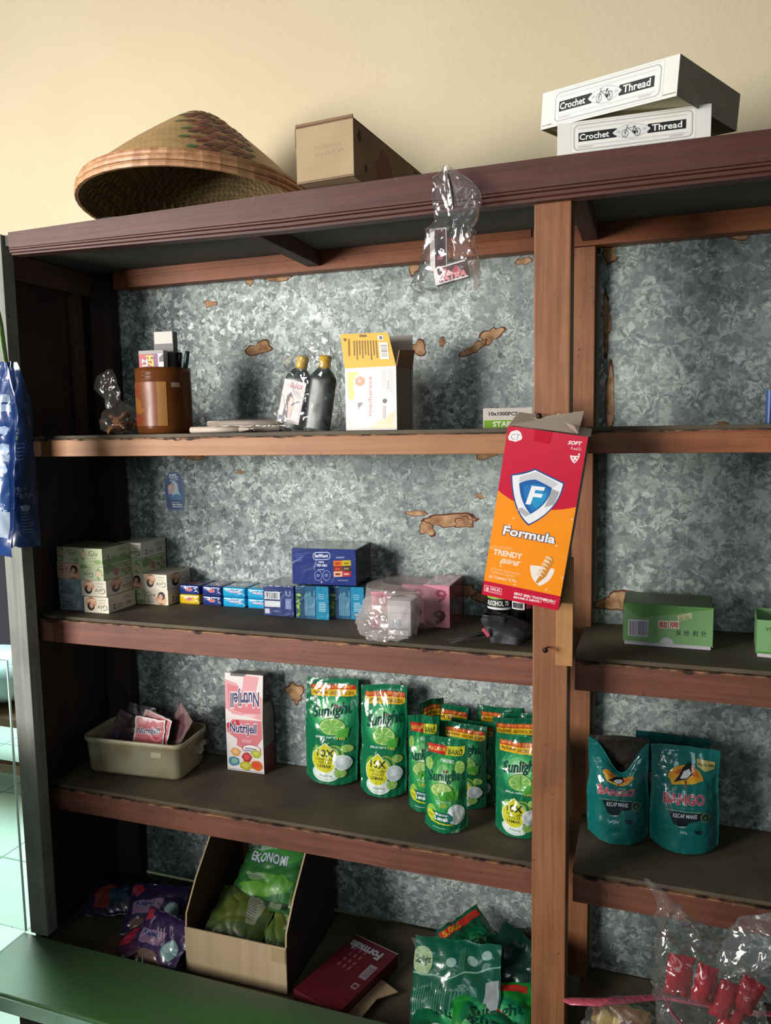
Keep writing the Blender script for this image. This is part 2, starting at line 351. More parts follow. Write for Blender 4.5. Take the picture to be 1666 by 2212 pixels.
# ---------------------------------------------------------------- structure: room
S1, S2, S3, S4, TOP = 1.5004, 1.1177, .7383, .40, 1.893
BACK = .322
XL, XR = -1.0234, .98
wallm = blotch('cream_plaster', '#d9caa8', '#e0d2b1', scale=2.2, rough=.85, bump=.22, bscale=90, c3='#dcceac')
mb = MB()
def wallbox(x0, x1, z0, z1): mb.box(x0, x1, .365, .50, z0, z1, wallm, bev=0)
wallbox(-1.16, 2.6, 0, 3.0); wallbox(-3.6, -1.16, 1.78, 3.0); wallbox(-3.6, -2.5, 0, 1.78)
tag(mb.build('wall_back'), kind='structure')
tile = nt('pale_floor_tile'); m_, t_, b_ = tile
br = N(t_, 'ShaderNodeTexBrick'); br.offset = 0; br.inputs['Scale'].default_value = 1; br.inputs['Brick Width'].default_value = .4; br.inputs['Row Height'].default_value = .4
br.inputs['Mortar Size'].default_value = .004; br.inputs['Color1'].default_value = C('#c9dcd2'); br.inputs['Color2'].default_value = C('#bfd3c9'); br.inputs['Mortar'].default_value = C('#8ba097')
tc = N(t_, 'ShaderNodeTexCoord'); t_.links.new(tc.outputs['Object'], br.inputs['Vector']); t_.links.new(br.outputs[0], b_.inputs['Base Color']); b_.inputs['Roughness'].default_value = .25
mb = MB(); mb.add([(-4, -4, 0), (3, -4, 0), (3, 4.5, 0), (-4, 4.5, 0)], [[0, 1, 2, 3]], m_)
tag(mb.build('floor'), kind='structure')
mb = MB(); mb.box(-4.2, -.9, 4.3, 4.45, 0, 3, blotch('pale_wall', '#b9cfc2', '#c6d8cc', scale=2, rough=.9), bev=0)
tag(mb.build('wall_far'), kind='structure')

# ---------------------------------------------------------------- the shelving cabinet
W_or_v = wood('orange_wood_upright', '#83502f', '#a06c47', axis=2, stain='#4a2a1c', stain_amt=.35)
W_or_h = wood('orange_wood_rail', '#84492a', '#a0613a', axis=0, stain='#3c2116', stain_amt=.45)
W_lt_h = wood('light_wood_edge', '#98643c', '#ad7a4e', axis=0, stain='#7d4a30', stain_amt=.3)
W_rd_h = wood('red_wood_edge', '#6a3c2d', '#85523e', axis=0, stain='#43251d', stain_amt=.4)
W_dk_h = wood('dark_varnished_wood', '#45211a', '#5c3026', axis=0, stain='#6a463a', stain_amt=.30, lacquer=.08, rough=.55)
W_gr_v = wood('greyed_wood', '#7a7d74', '#94968c', axis=2, stain='#3f3a35', stain_amt=.4, rough=.7)
W_dark_in = wood('dark_inner_wood', '#33261f', '#403028', axis=2, stain='#1c1512', stain_amt=.5, rough=.75)
W_dark_y = wood('dark_batten_wood', '#4c3226', '#5e4032', axis=1, stain='#1e1512', stain_amt=.4, rough=.7)
W_yel_v = wood('yellow_wood_block', '#b07a44', '#c8935a', axis=2, stain='#55361f', stain_amt=.4)
dust = blotch('dusty_shelf_board', '#4a4134', '#665b47', scale=7, rough=.75, c3='#584d3c', bump=.1)
top_under = blotch('grey_board', '#4b4c46', '#5c5b52', scale=6, rough=.85)
green_glow_plank = blotch('worn_plank_green_glow', '#5c6450', '#42783a', scale=4.2, rough=.42, c3='#52664a', p0=.3, p1=.7, bump=.12, stretch=(.5, 1.5, 1.5))  # green light falling on the ledge is put into this worn plank colour
edge_green_glow = blotch('worn_edge_pale_glow', '#6a9478', '#98b8a0', scale=9, rough=.5, bump=.2)  # lit look of the ledge's front edge, painted as pale green
tan = blotch('torn_paper_fibre', '#8f6648', '#c29d78', scale=60, rough=.95, bump=.4, c3='#ad8661')
tan_d = blotch('torn_paper_edge', '#4a2c1c', '#6e4028', scale=90, rough=.95)
galvL = galvanized('galvanized_sheet_fine', '#58625f', '#838d8a', '#d3d9d6', 104, star=True)
galvR = galvanized('galvanized_sheet_coarse', '#4f5a57', '#7b8682', '#c8cfca', 88, star=True)
iron = ink('#3a2a22', rough=.5, metal=.7)

cab = thing('shelving_cabinet', 'tall open wooden shelving cabinet with a galvanized sheet back, filling the wall', 'cabinet', Matrix.Translation((0, 0, 0)))
# cornice board: thinner towards its left end
def cor(px, pt, pb): a = at(px, pt, Y=-.02); b = at(px, pb, Y=-.02); return a, b
a, b = cor(17, 502, 550); c_, d_ = cor(1200, 337, 428); e_ = at(1666, 278, Y=-.02); f_ = at(1666, 376, Y=-.02)
mb = MB()
secs = [(a, b), cor(600, 418, 497), (c_, d_), (e_, f_), (Vector((XR, -.02, e_.z)), Vector((XR, -.02, f_.z)))]
# profile with two grooves near the lower edge
prof = [(0, 1, 0), (0, .30, 0), (.003, .285, 0), (0, .27, 0), (0, .22, 0), (.004, .20, 0), (.001, .18, 0), (.001, .10, 0), (.006, .07, 0), (.006, 0, 0), (.028, 0, 0), (.028, 1, 0)]
vs = []; fs = []
for t_p, b_p in secs:
    for dy, h, _ in prof: vs.append(Vector((t_p.x, -.02+dy, b_p.z+(t_p.z-b_p.z)*h)))
n_ = len(prof)
for i in range(len(secs)-1):
    for k in range(n_): fs.append([i*n_+k, i*n_+(k+1) % n_, (i+1)*n_+(k+1) % n_, (i+1)*n_+k])
fs += [list(range(n_)), [len(vs)-1-k for k in range(n_)]]
mb.add(vs, fs, W_dk_h); mb.build('cornice_board', cab)
mb = MB(); mb.box(-1.088, XR, .008, .355, 1.868, 1.889, top_under); mb.build('top_board', cab)
mb = MB(); mb.box(0, .055, 0, .052, .0, 1.868, W_or_v, bev=.002); post = mb.build('upright_post', cab)
# nails in the post
for px, py in ((1183, 1399), (1170, 905)):
    p = at(px, py, Y=0); nb = MB(); nb.tube([p+Vector((0, .01, 0)), p+Vector((0, -.028, .004))], .0014, iron, n=8)
    nb.lathe([(0.0001, 0), (.0045, .0003), (.0045, .0012), (.0001, .0016)], iron, Matrix.Translation(p+Vector((0, -.028, .004))) @ Matrix.Rotation(math.radians(90), 4, 'X'), n=14)
    nb.build('nail', post)
mb = MB(); mb.box(XL-.046, XL, 0, .03, .4385, 1.890, W_gr_v, bev=.002); mb.build('upright_post', cab)['label'] = 'grey weathered upright'
mb = MB(); mb.box(-1.087, -1.0695, .03, BACK+.01, .36, 1.868, W_dark_in, bev=.001); sp = mb.build('side_panel', cab)
mb = MB(); mb.box(XR-.03, XR, 0, BACK, 0, 1.868, W_dark_in); mb.build('side_panel', cab)
mb = MB(); mb.box(-1.0695, -1.045, .03, .285, 1.815, 1.866, W_dark_y); mb.build('side_rail', cab)
p0 = at(197, 620, X=XL+.012); p1 = at(216, 900, X=XL+.012)
mb = MB(); mb.box(-1.0695, -1.050, .225, .250, 1.502, 1.815, W_dark_y); mb.build('batten', cab)
mb = MB(); mb.box(-.988, XR, .282, .312, 1.830, 1.868, W_or_h)
for i in range(5): # worm-eaten slots
    p = at(1062+i*11, 495-i*1.5, Y=.2815); mb.box(p.x-.006, p.x+.004, .2812, .283, p.z-.0025, p.z+.0025, tan_d, bev=.0008)
mb.build('rear_rail', cab)
mb = MB(); mb.box(-.98, -.045, .279, .283, 1.868-.014, 1.868, W_or_h, bev=.0005)
mb.build('rear_rail_strip', cab)
mb = MB(); mb.box(.005, .071, .285, .312, .39, 1.829, W_or_v); mb.build('rear_upright', cab)
mb = MB(); mb.box(-1.069, -1.003, .285, .312, .39, 1.866, W_dark_in); mb.build('rear_upright', cab)
for px in (690, 1293):
    p = at(px, 512 if px < 1000 else 455, Y=.28); mb = MB(); mb.box(p.x-.028, p.x, .012, .281, 1.838, 1.867, W_dark_y); mb.build('cross_batten', cab)
# yellow block beside the post
mb = MB(); mb.box(.0375, .0635, -.0095, -.0005, 1.128, 1.30, W_yel_v, bev=.001); mb.build('wood_block', cab)
# back sheets, with torn paper left on them
def torn(A, px, py, w, h, seed, rough=.45, rot=0):
    p = at(px, py, Y=BACK); cr_, sr_ = math.cos(rot), math.sin(rot)
    o1 = blob_outline(0, 0, w*1.06, h*1.08, seed, n=34, rough=rough); o2 = blob_outline(0, 0, w*.93, h*.9, seed, n=34, rough=rough)
    for o_, m in ((o1, tan_d), (o2, tan)): A.poly([(p.x+x*cr_-y*sr_, p.z+x*sr_+y*cr_) for x, y in o_], m)
def sheet(x0, x1, z0, z1, m, spots, lbl=None):
    mb = MB(); mb.box(x0, x1, BACK, BACK+.004, z0, z1, m, bev=.0003)
    A = Art(mb, lambda u, v, o: Vector((u, BACK-o, v)), 1, 1, step=1.2e-4, clip=False)
    for s_ in spots: torn(A, *s_)
    o = mb.build('back_sheet', cab)
    if lbl: o['label'] = lbl
sheet(-1.05, .03, S3, 1.845, galvL, [
    (558, 753, .030, .014, 1), (455, 655, .014, .008, 2), (600, 602, .028, .006, 3), (540, 604, .008, .01, 4), (903, 752, .018, .012, 5, .5, -.5), (954, 739, .008, .008, 6),
    (1060, 727, .024, .014, 7, .6, .7), (1024, 752, .026, .010, 8, .5, .5), (1133, 565, .015, .006, 9), (895, 575, .010, .016, 10), (965, 1128, .05, .010, 11, .8, .05), (920, 1140, .014, .018, 12, .5, .8),
    (1003, 1130, .020, .012, 13), (900, 1109, .020, .005, 14), (1050, 985, .02, .010, 15), (1035, 1072, .008, .006, 16), (1000, 1275, .035, .016, 17), (635, 1500, .018, .02, 18, .7, .5), (420, 988, .03, .005, 19), (1045, 1290, .02, .012, 20), (520, 1004+16, .01, .004, 21)], None)
sheet(-1.03, .03, S4+.004, S3-.004, galvL, [], None)
sheet(.078, XR-.04, S4-.01, 1.845, galvR, [(1318, 545, .012, .022, 31, .7), (1312, 700, .006, .05, 32, .5), (1318, 860, .008, .06, 33, .4), (1598, 505, .02, .009, 34), (1330, 1300, .04, .022, 35, .4), (1560, 915, .01, .004, 36)], 'coarsely spangled galvanized sheet')
# shelves in two bays
def shelf(x0, x1, z, zb, em, ragged=None, y0=.0826):
    mb = MB(); mb.box(x0, x1, y0, BACK-.002, z-.007, z, dust, bev=.001); s_ = mb.build('shelf_board', cab)
    R = random.Random(int(z*1000+x1*10)); e = MB(); e.box(x0+.001, x1-.001, y0-.006, y0+.014, zb, z-.0085, em, bev=.0015)
    e.build('edge_strip', s_)
    if ragged:
        r = MB(); n_ = int((x1-x0)/.004); vs = []
        for i in range(n_+1):
            x = x0+.002+(x1-x0-.004)*i/n_; g = max(0, noise.noise(Vector((x*14, z*7, 1)))*1.6+noise.noise(Vector((x*70, z, 5)))*.7-.15/ragged); h = .0015+.0055*g*min(1, ragged*.8)
            vs += [Vector((x, y0-.0072, z-.0072)), Vector((x, y0-.0072-.0006*R.random(), z-.0075-h)), Vector((x, y0+.004, z-.0072))]
        r.add(vs, [[i*3, i*3+1, i*3+4, i*3+3] for i in range(n_)]+[[i*3+1, i*3+2, i*3+5, i*3+4] for i in range(n_)]+[[i*3+2, i*3, i*3+3, i*3+5] for i in range(n_)], blotch('splintered_ply_%d' % int(z*100+x0*10+50), '#33201a', '#9c7350', scale=45, p0=.42, p1=.62))
        r.build('splintered_edge', s_)
for (z, zb, em, rg) in ((S1, 1.4575, W_lt_h, 1), (S2, 1.061, W_rd_h, 2), (S3, .683, W_rd_h, .7)):
    shelf(-1.069, -.002, z, zb, em, rg)
    shelf(.0585 if z < 1.4 else .0585, XR-.032, z, zb, W_or_h if z > 1.4 else W_rd_h, rg)
shelf(-1.069, -.002, S4, .37, W_rd_h, None, y0=.03); shelf(.0585, XR-.032, S4-.01, .36, W_rd_h, None, y0=.03)
# base ledge
L0 = -1.084
mb = MB(); mb.box(L0, XR, -.162, -.003, .406, .438, green_glow_plank, bev=.003); lg = mb.build('base_ledge', cab)
mb = MB(); mb.box(L0+.002, XR, -.1665, -.1625, .405, .434, edge_green_glow, bev=.001); mb.build('edge_strip', lg)
mb = MB(); mb.box(L0+.03, XR, -.06, -.04, .0, .405, W_dark_in); mb.build('base_front', cab)

# glass pane of the neighbouring case, seen on edge
gm, gt, gb = nt('clear_glass'); gb.inputs['Transmission Weight'].default_value = 1; gb.inputs['Roughness'].default_value = .02; gb.inputs['Base Color'].default_value = C('#eaf6f2'); gb.inputs['IOR'].default_value = 1.08
gp = thing('glass_pane', 'upright glass pane with a glint painted along its edge, left of the cabinet upright', 'glass pane', Matrix.Translation((-1.083, .0, .438)))
mb = MB(); mb.box(-.40, -.0022, 0, .004, .001, .60, gm, bev=0); mb.build('pane', gp)
mb = MB(); mb.box(-.002, .0006, 0, .004, .001, .60, ink('#e8fff6', rough=.15), bev=0); mb.build('edge_glint', gp)  # bright line of reflected light, put in as a pale strip
# wooden bench with a wrapped bundle in the next room
bn = thing('wooden_bench', 'low brown wooden bench on the pale tiled floor of the next room', 'bench', Matrix.Translation((-2.35, 1.25, 0)))
bwm = wood('bench_wood', '#4a3020', '#62442e', axis=0)
mb = MB(); mb.box(-.5, .9, -.15, .25, .34, .375, bwm); mb.build('seat', bn)
for x in (-.46, .84):
    for y in (-.12, .2): mb = MB(); mb.box(x, x+.04, y, y+.04, 0, .34, bwm); mb.build('leg', bn)
mb = MB(); mb.box(-.42, .84, -.11, -.08, .12, .16, bwm); mb.build('stretcher', bn)
tb = thing('wooden_table', 'brown wooden table with a pale top in the next room', 'table', Matrix.Translation((-2.5, 2.6, 0)))
mb = MB(); mb.box(-.6, 1.2, -.2, .5, .70, .74, ink('#d5e4da')); mb.build('table_top', tb)
mb = MB(); mb.box(-.58, 1.18, -.18, -.15, .60, .70, bwm); mb.build('apron', tb)
for x in (-.58, 1.13):
    for y in (-.17, .44): mb = MB(); mb.box(x, x+.05, y, y+.05, 0, .70, bwm); mb.build('leg', tb)

tbm = at(12, 1520, Y=1.25); wb = thing('wrapped_bundle', 'grey-blue plastic wrapped bundle standing on the low bench of the next room', 'bundle', Matrix.Translation((tbm.x, 1.25, .376)))
mb = MB()
def _bun(u, v):
    th, ph = 2*math.pi*u, math.pi*v; r = .13*(1+.25*noise.noise(Vector((math.cos(th)*1.6, math.sin(th)*1.6, ph*1.5)))); return Vector((r*math.sin(ph)*math.cos(th)*1.5, r*math.sin(ph)*math.sin(th), .125-.12*math.cos(ph)*-1*-1))
mb.grid(_bun, 30, 20, ink('#8ea5ac', rough=.35, bump=.5, bscale=20), wrap=True); mb.build('plastic_wrap', wb)

# unseen counter added outside the frame on the left, to shade the lowest shelf
ct = thing('added_shade_counter', 'unseen dark wooden counter added to shade the lowest shelf, left of the cabinet', 'counter', Matrix.Translation((-1.78, -.60, 0)))
mb = MB(); mb.box(0, .64, 0, .42, .90, .93, W_dark_y); mb.build('shade_counter_top', ct)
mb = MB(); mb.box(.02, .62, .02, .40, .04, .899, W_dark_in); mb.build('body', ct)
mb = MB(); mb.box(.05, .59, .05, .37, 0, .04, W_dark_in); mb.build('plinth', ct)
# ---------------------------------------------------------------- things on top of the cabinet
# two nested woven conical hats
def weave_mat(name, dark=False):
    m, t, b = nt(name); tc = N(t, 'ShaderNodeTexCoord'); mp = N(t, 'ShaderNodeMapping'); mp.inputs['Rotation'].default_value = (0, 0, .6); mp.inputs['Scale'].default_value = (1, 1, .7)
    t.links.new(tc.outputs['Object'], mp.inputs['Vector'])
    ch = N(t, 'ShaderNodeTexChecker'); ch.inputs['Scale'].default_value = 130; t.links.new(mp.outputs[0], ch.inputs[0])
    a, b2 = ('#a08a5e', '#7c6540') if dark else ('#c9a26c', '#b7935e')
    ch.inputs[1].default_value = C(a); ch.inputs[2].default_value = C(b2)
    no = N(t, 'ShaderNodeTexNoise'); no.inputs['Scale'].default_value = 14; t.links.new(tc.outputs['Object'], no.inputs['Vector'])
    mx = N(t, 'ShaderNodeMix', data_type='RGBA'); mx.blend_type = 'OVERLAY'; mx.inputs[0].default_value = .5; t.links.new(ch.outputs[0], mx.inputs[6]); t.links.new(no.outputs[0], mx.inputs[7])
    t.links.new(mx.outputs[2], b.inputs['Base Color']); b.inputs['Roughness'].default_value = .6
    bp = N(t, 'ShaderNodeBump'); bp.inputs['Strength'].default_value = .3; bp.inputs['Distance'].default_value = .001; t.links.new(ch.outputs[1], bp.inputs['Height']); t.links.new(bp.outputs[0], b.inputs['Normal'])
    return m
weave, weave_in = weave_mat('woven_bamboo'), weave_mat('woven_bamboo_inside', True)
rim_m = nt('bamboo_rim'); mm, tt, bb = rim_m; tcx = N(tt, 'ShaderNodeTexCoord'); wv = N(tt, 'ShaderNodeTexNoise'); wv.inputs['Scale'].default_value = 60
tt.links.new(tcx.outputs['Object'], wv.inputs['Vector']); rmp = N(tt, 'ShaderNodeValToRGB'); rmp.color_ramp.elements[0].color = C('#a8764f'); rmp.color_ramp.elements[1].color = C('#c9996f'); rmp.color_ramp.elements[0].position = .35; rmp.color_ramp.elements[1].position = .65
tt.links.new(wv.outputs[0], rmp.inputs[0]); tt.links.new(rmp.outputs[0], bb.inputs['Base Color']); bb.inputs['Roughness'].default_value = .5
HR = .218
def hat_r(t_):   # t_ 0 rim .. 1 apex ; rounded apex
    return HR*(1-t_**1.18)
def hat_z(t_, h): return h*(1-(1-t_)**1.0) if t_ < .72 else h*(.72+.28*math.sin((t_-.72)/.28*math.pi/2)*.64)
def hat(M, label, pattern, bands):
    h = .190; o = thing('conical_hat', label, 'hat', M, 'woven conical hats on the cabinet'); mb = MB()
    N_ = 24; prof = [(max(hat_r(i/N_), .0006), hat_z(i/N_, h)) for i in range(N_+1)]
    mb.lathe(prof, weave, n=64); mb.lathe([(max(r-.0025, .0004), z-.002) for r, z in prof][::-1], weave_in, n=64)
    def P(u, v, off):   # u angle fraction, v along slant
        r = max(hat_r(v), .001)+off; a = u*2*math.pi; return Vector((r*math.cos(a), r*math.sin(a), hat_z(v, h)+off*.7))
    if pattern:
        A = Art(mb, P, 2*math.pi*HR, .28, nu=128, nv=40, step=1.0e-3)
        dv, nrow = .047, 27; cen = pattern   # diagonal staircase of dyed strips
        cols = ['#7a352c', '#b06052', '#a5563f', '#b3655a', '#8c3f34', '#b06052', '#6b2f2a']
        for r_ in range(nrow):
            v = .08+r_*dv*1.05
            if v > .9: break
            s_ = 1/(1-v)  # keep tile width constant
            for c_i, cc in enumerate(['#5f7d50']+cols[:5]+['#6d6a45']):
                if (c_i in (0,) and r_ % 3 != 1) or (c_i == 6 and r_ % 2) or (r_*2+c_i) % 6 == 5: continue
                wd = .0125*min(s_, 4.0); u0 = cen+(c_i-3)*wd*1.08+(r_ % 2)*wd*.5
                A.k = 1; A.poly([(u0, v), (u0+wd*.62, v+dv*.05), (u0+wd*1.0, v+dv*.45), (u0+wd*1.0, v+dv*.95), (u0+wd*.4, v+dv*.9), (u0, v+dv*.5)], cc if (c_i in (0, 6)) else cols[(c_i+r_*2) % 7], rough=.6)
    if not pattern:      # chevron strips seen inside
        A = Art(mb, lambda u, v, off: (lambda q: Vector((q.x*.972, q.y*.972, q.z-.004)))(P(u, v, 0)), 1, 1, step=0)
        for i in range(56):
            for j in range(3):
                u0 = i/56; v0 = .06+j*.1; A.poly([(u0, v0), (u0+.008, v0+.04), (u0+.008, v0+.08), (u0, v0+.04)], '#b49a68', rough=.6)
    mb.build('woven_cone', o)
    for dz, rr in bands:
        rb = MB(); pts = 96; vs = []; fs = []
        sec = [(-.003, -.0042), (.0032, -.0048), (.0048, 0), (.0032, .0048), (-.003, .0042)]
        for i in range(pts):
            a_ = 2*math.pi*i/pts; k_ = .0006 if i % 2 else -.0002
            for sx, sz in sec: vs.append(Vector(((rr+sx+k_)*math.cos(a_), (rr+sx+k_)*math.sin(a_), dz+sz)))
        n5 = len(sec)
        for i in range(pts):
            for k in range(n5): fs.append([i*n5+k, i*n5+(k+1) % n5, ((i+1) % pts)*n5+(k+1) % n5, ((i+1) % pts)*n5+k])
        rb.add(vs, fs, mm, False); rb.build('rim_band', o)
    return o
hc = at(430, 428, Y=.125)
HM = Matrix.Translation((hc.x, .125, 1.893+.032)) @ Matrix.Rotation(math.radians(-4.5), 4, 'X') @ Matrix.Rotation(math.radians(.8), 4, 'Y')
hat(HM @ Matrix.Translation((0, 0, .012)), 'upper of two nested woven bamboo hats, red and green patterned, double rim', .862, [(.0, HR+.001), (.0108, HR-.0045)])
hat(HM @ Matrix.Translation((.0, 0, .001)), 'lower of two nested woven hats, its dark woven inside showing', None, [(0, HR+.0015)])
pp = at(235, 468, Z=1.893)
mb = MB(); mb.grid(lambda u, v: Vector((u*.13, v*.09, .0015+.003*noise.noise(Vector((u*2, v*2, 3))))), 8, 8, ink('#d9d9d2')); mb.grid(lambda u, v: Vector((u*.13, v*.09, .0008+.003*noise.noise(Vector((u*2, v*2, 3))))), 8, 8, ink('#c9c9c2'))
o = mb.build('paper_sheet', None, Matrix.Translation((pp.x-.035, .0, 1.8935)) @ Matrix.Rotation(.1, 4, 'Z')); tag(o, 'white paper sheet lying under the woven hats', 'paper')

# long cardboard box overhanging the cornice
card = blotch('kraft_card', '#a48c6d', '#b49c7c', scale=9, rough=.85, c3='#ad9575', bump=.05)
card_d = blotch('worn_kraft_card', '#7d6145', '#8f7355', scale=12, rough=.85, c3='#86694c', bump=.1)
B0 = at(642, 399, Z=1.894); B1 = at(767, 380, Z=1.894); M, W = frame(B0, B1); H = at(642, 276, Y=B0.y).z-1.894; M = M @ Matrix.Rotation(math.radians(-2), 4, 'Z')
cbx = thing('cardboard_box', 'long brown cardboard box end-on beside the woven hats, torn flap at one corner', 'box', M); D = .365
mb = MB(); t = .003
mb.box(0, W, 0, t, 0, H, card, .0006); mb.box(0, t, t, D, 0, H, card_d, .0006); mb.box(W-t, W, t, D, 0, H, card_d, .0006); mb.box(0, W, D, D+t, 0, H, card_d, .0006); mb.box(0, W, 0, D, 0, t, card, 0); mb.box(0, W, .0, D, H-t, H, card_d, .0006)
F = faces_of(mb, W, D, H)
A = F['front']; A.text('11102712 5', (.33, .56), (.78, .56), (.33, .61), '#8f775a'); A.text('61E11-P 37', (.33, .42), (.82, .45), (.33, .47), '#8f775a')
A = F['right']; A.poly(blob_outline(.32, .48, .10, .30, 5, rough=.2), '#7b4034', rough=.8)
for p in ((.06, .75, .02, .09), (.62, .25, .03, .12), (.88, .6, .05, .06), (.12, .25, .015, .07), (.8, .9, .12, .03)): A.poly(blob_outline(*p, int(p[0]*99)), '#3c2a20', rough=.9)
mb.build('body', cbx)
mb = MB(); mb.hexa([Vector(q) for q in ((-.002, .002, H*.72), (-.013, .02, H*.74), (-.011, .06, H*.8), (0, .06, H*.8), (0, .0, H+.004), (-.009, .012, H*1.0), (-.006, .06, H), (0, .06, H+.002))], card_d, .0008); mb.build('torn_flap', cbx)
mb = MB(); mb.box(0, W, -.001, .0015, H, H+.004, card_d, .0004); mb.build('lid_edge', cbx)

# crochet thread boxes
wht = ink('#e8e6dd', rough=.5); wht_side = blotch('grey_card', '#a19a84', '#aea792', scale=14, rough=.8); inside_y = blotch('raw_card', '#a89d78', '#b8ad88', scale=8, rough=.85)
def thread_box(label, P0, P1, H, D, tilt=0, up=None, lidopen=False):
    M, W = frame(P0, P1, up); o = thing('thread_box', label, 'box', M, 'white crochet thread boxes'); mb = MB(); t = .0015
    mb.box(0, W, 0, t, 0, H, wht, .0004); mb.box(0, t, t, D, 0, H, wht_side, .0004); mb.box(W-t, W, t, D, 0, H, wht_side, .0004); mb.box(0, W, D, D+t, 0, H, wht_side, .0004)
    mb.box(t, W-t, t, D, H-t, H, wht, 0)
    if not lidopen: mb.box(t, W-t, t, D, 0, t, inside_y, 0)
    else: mb.box(t, W-t, .0, D, .004, .004+t, inside_y, 0)
    A = Art(mb, lambda u, v, o_: Vector((u*W, -o_, v*H)), W, H)
    g1, g2, bk = '#8f9094', '#b9babd', '#1d1b1d'; A.map((0, 0), (1000, 0), (0, 250))
    def rr(x0, y0, x1, y1, r):
        P = []
        for cx, cy, a0 in ((x1-r, y1-r, 0), (x0+r, y1-r, 90), (x0+r, y0+r, 180), (x1-r, y0+r, 270)):
            for i in range(7): a = math.radians(a0+i*15); P.append((cx+r*math.cos(a), cy+r*math.sin(a)))
        return P
    A.poly(rr(95, 14, 905, 236, 2), g2); A.poly(rr(97, 17, 903, 233, 2), '#f1efe6')
    A.poly(rr(112, 28, 888, 222, 34), g1); A.poly(rr(117, 33, 883, 217, 30), '#f1efe6'); A.poly(rr(122, 38, 878, 212, 27), g2); A.poly(rr(124, 40, 876, 210, 26), '#f1efe6')
    for y in (186, 194, 56, 64): A.rect((140, y), (860, y+3), g2)
    A.rect((145, 92), (400, 160), bk); A.rect((600, 92), (845, 160), bk)
    A.text('Crochet', (152, 103), (350, 103), (152, 150), '#f4f4f0', bold=.02); A.text('Thread', (628, 103), (820, 103), (628, 152), '#f4f4f0', bold=.02)
    lens = [(370+i*10.5, 126+54*math.sin(math.pi*i/24)**.75) for i in range(25)]+[(622-i*10.5, 126-54*math.sin(math.pi*i/24)**.75) for i in range(1, 24)]
    A.poly(lens, g1); A.poly([(496+(x-496)*.975, 126+(y-126)*.95) for x, y in lens], '#e4e5e3')
    for cx in (455, 535):
        A.ell((cx, 112), 22, 30, bk); A.ell((cx, 112), 19, 26, '#e4e5e3')
        for k in range(4): a = math.radians(k*45+10); A.poly([(cx-19*math.cos(a)-1, 112-26*math.sin(a)), (cx-19*math.cos(a)+1, 112-26*math.sin(a)), (cx+19*math.cos(a)+1, 112+26*math.sin(a)), (cx+19*math.cos(a)-1, 112+26*math.sin(a))], '#5a5a5c')
    def ln(a, b, w=3): 
        d = Vector((b[0]-a[0], b[1]-a[1])).normalized(); n = (-d.y*w/2, d.x*w/2); A.poly([(a[0]+n[0], a[1]+n[1]), (b[0]+n[0], b[1]+n[1]), (b[0]-n[0], b[1]-n[1]), (a[0]-n[0], a[1]-n[1])][::-1], bk)
    for a, b in (((455, 112), (468, 165)), ((460, 168), (480, 170)), ((468, 150), (515, 150)), ((515, 112), (470, 148)), ((515, 112), (535, 112)), ((535, 112), (515, 155)), ((505, 158), (525, 158)), ((500, 112), (515, 160))): ln(a, b)
    A.ell((516, 112), 9, 12, bk); A.lines((400, 120), (430, 140), 3, g1); A.lines((570, 120), (600, 140), 3, g1)
    A.lines((145, 44), (260, 58), 2, g1); A.lines((740, 44), (850, 58), 2, g1)
    Rr = Art(mb, lambda u, v, o_: Vector((W+o_, u*D, v*H)), D, H); Rr.poly(blob_outline(.5, .5, .3, .22, 8), '#7f7763')
    for i in range(4): Rr.rect((.25+i*.14, .4), (.33+i*.14, .7), '#7f7460')
    mb.build('carton', o); return o
P0 = at(1204, 335, Y=-.016); P1 = at(1536, 293, Y=-.012); P0.z = P1.z = 1.8935
hh = at(1206, 268, Y=-.016).z-1.8935
thread_box('white crochet thread box lying flat on the cornice, lower of the two', P0, P1, hh, .13)
Q0 = at(1168, 281, Y=.030); Q1 = at(1462, 207, Y=-.070); Qt = at(1167, 204, Y=.030)
thread_box('white crochet thread box set askew on top of the other one', Q0, Q1, (Qt-Q0).length, .19, up=Qt-Q0, lidopen=True)

# ---------------------------------------------------------------- clear film bags
filmA = film('clear_film', haze=.035, gloss=.5); filmB = film('cloudy_film', haze=.24, gloss=.30, tint='#e8e0d8'); filmC = film('grimy_film', haze=.05, gloss=.4, tint='#c8c2b4')
def bag_mesh(mb, rings, m, seed, nu=56, nv=70, crump=.007, cap=True, closed_top=False):
    """rings: (centre, half width, half depth, yaw); crumpled film skin between them"""
    K = len(rings)-1
    def S(t):
        x = t*K; i = min(int(x), K-1); f = x-i; f = f*f*(3-2*f); a, b = rings[i], rings[i+1]
        return Vector(a[0]).lerp(Vector(b[0]), f), a[1]+(b[1]-a[1])*f, a[2]+(b[2]-a[2])*f, a[3]+(b[3]-a[3])*f
    def fn(u, v):
        c, rx, ry, yw = S(v); th = 2*math.pi*u; x = rx*abs(math.cos(th))**.8*(1 if math.cos(th) > 0 else -1); y = ry*abs(math.sin(th))**.8*(1 if math.sin(th) > 0 else -1)
        p = c+Vector((x*math.cos(yw)-y*math.sin(yw), x*math.sin(yw)+y*math.cos(yw), 0))
        n = Vector((x, y, 0.0001)).normalized(); q = Vector((p.x*24+seed, p.y*24, p.z*17))
        r = (1-abs(noise.noise(q))*1.6)**3; r2 = (1-abs(noise.noise(q*2.1+Vector((5, 2, 1))))*1.5)**4
        return p+n*crump*(r*.9+r2*.4-.7)*min(1, rx/.02)
    mb.grid(fn, nu, nv, m, smooth=True, wrap=True)
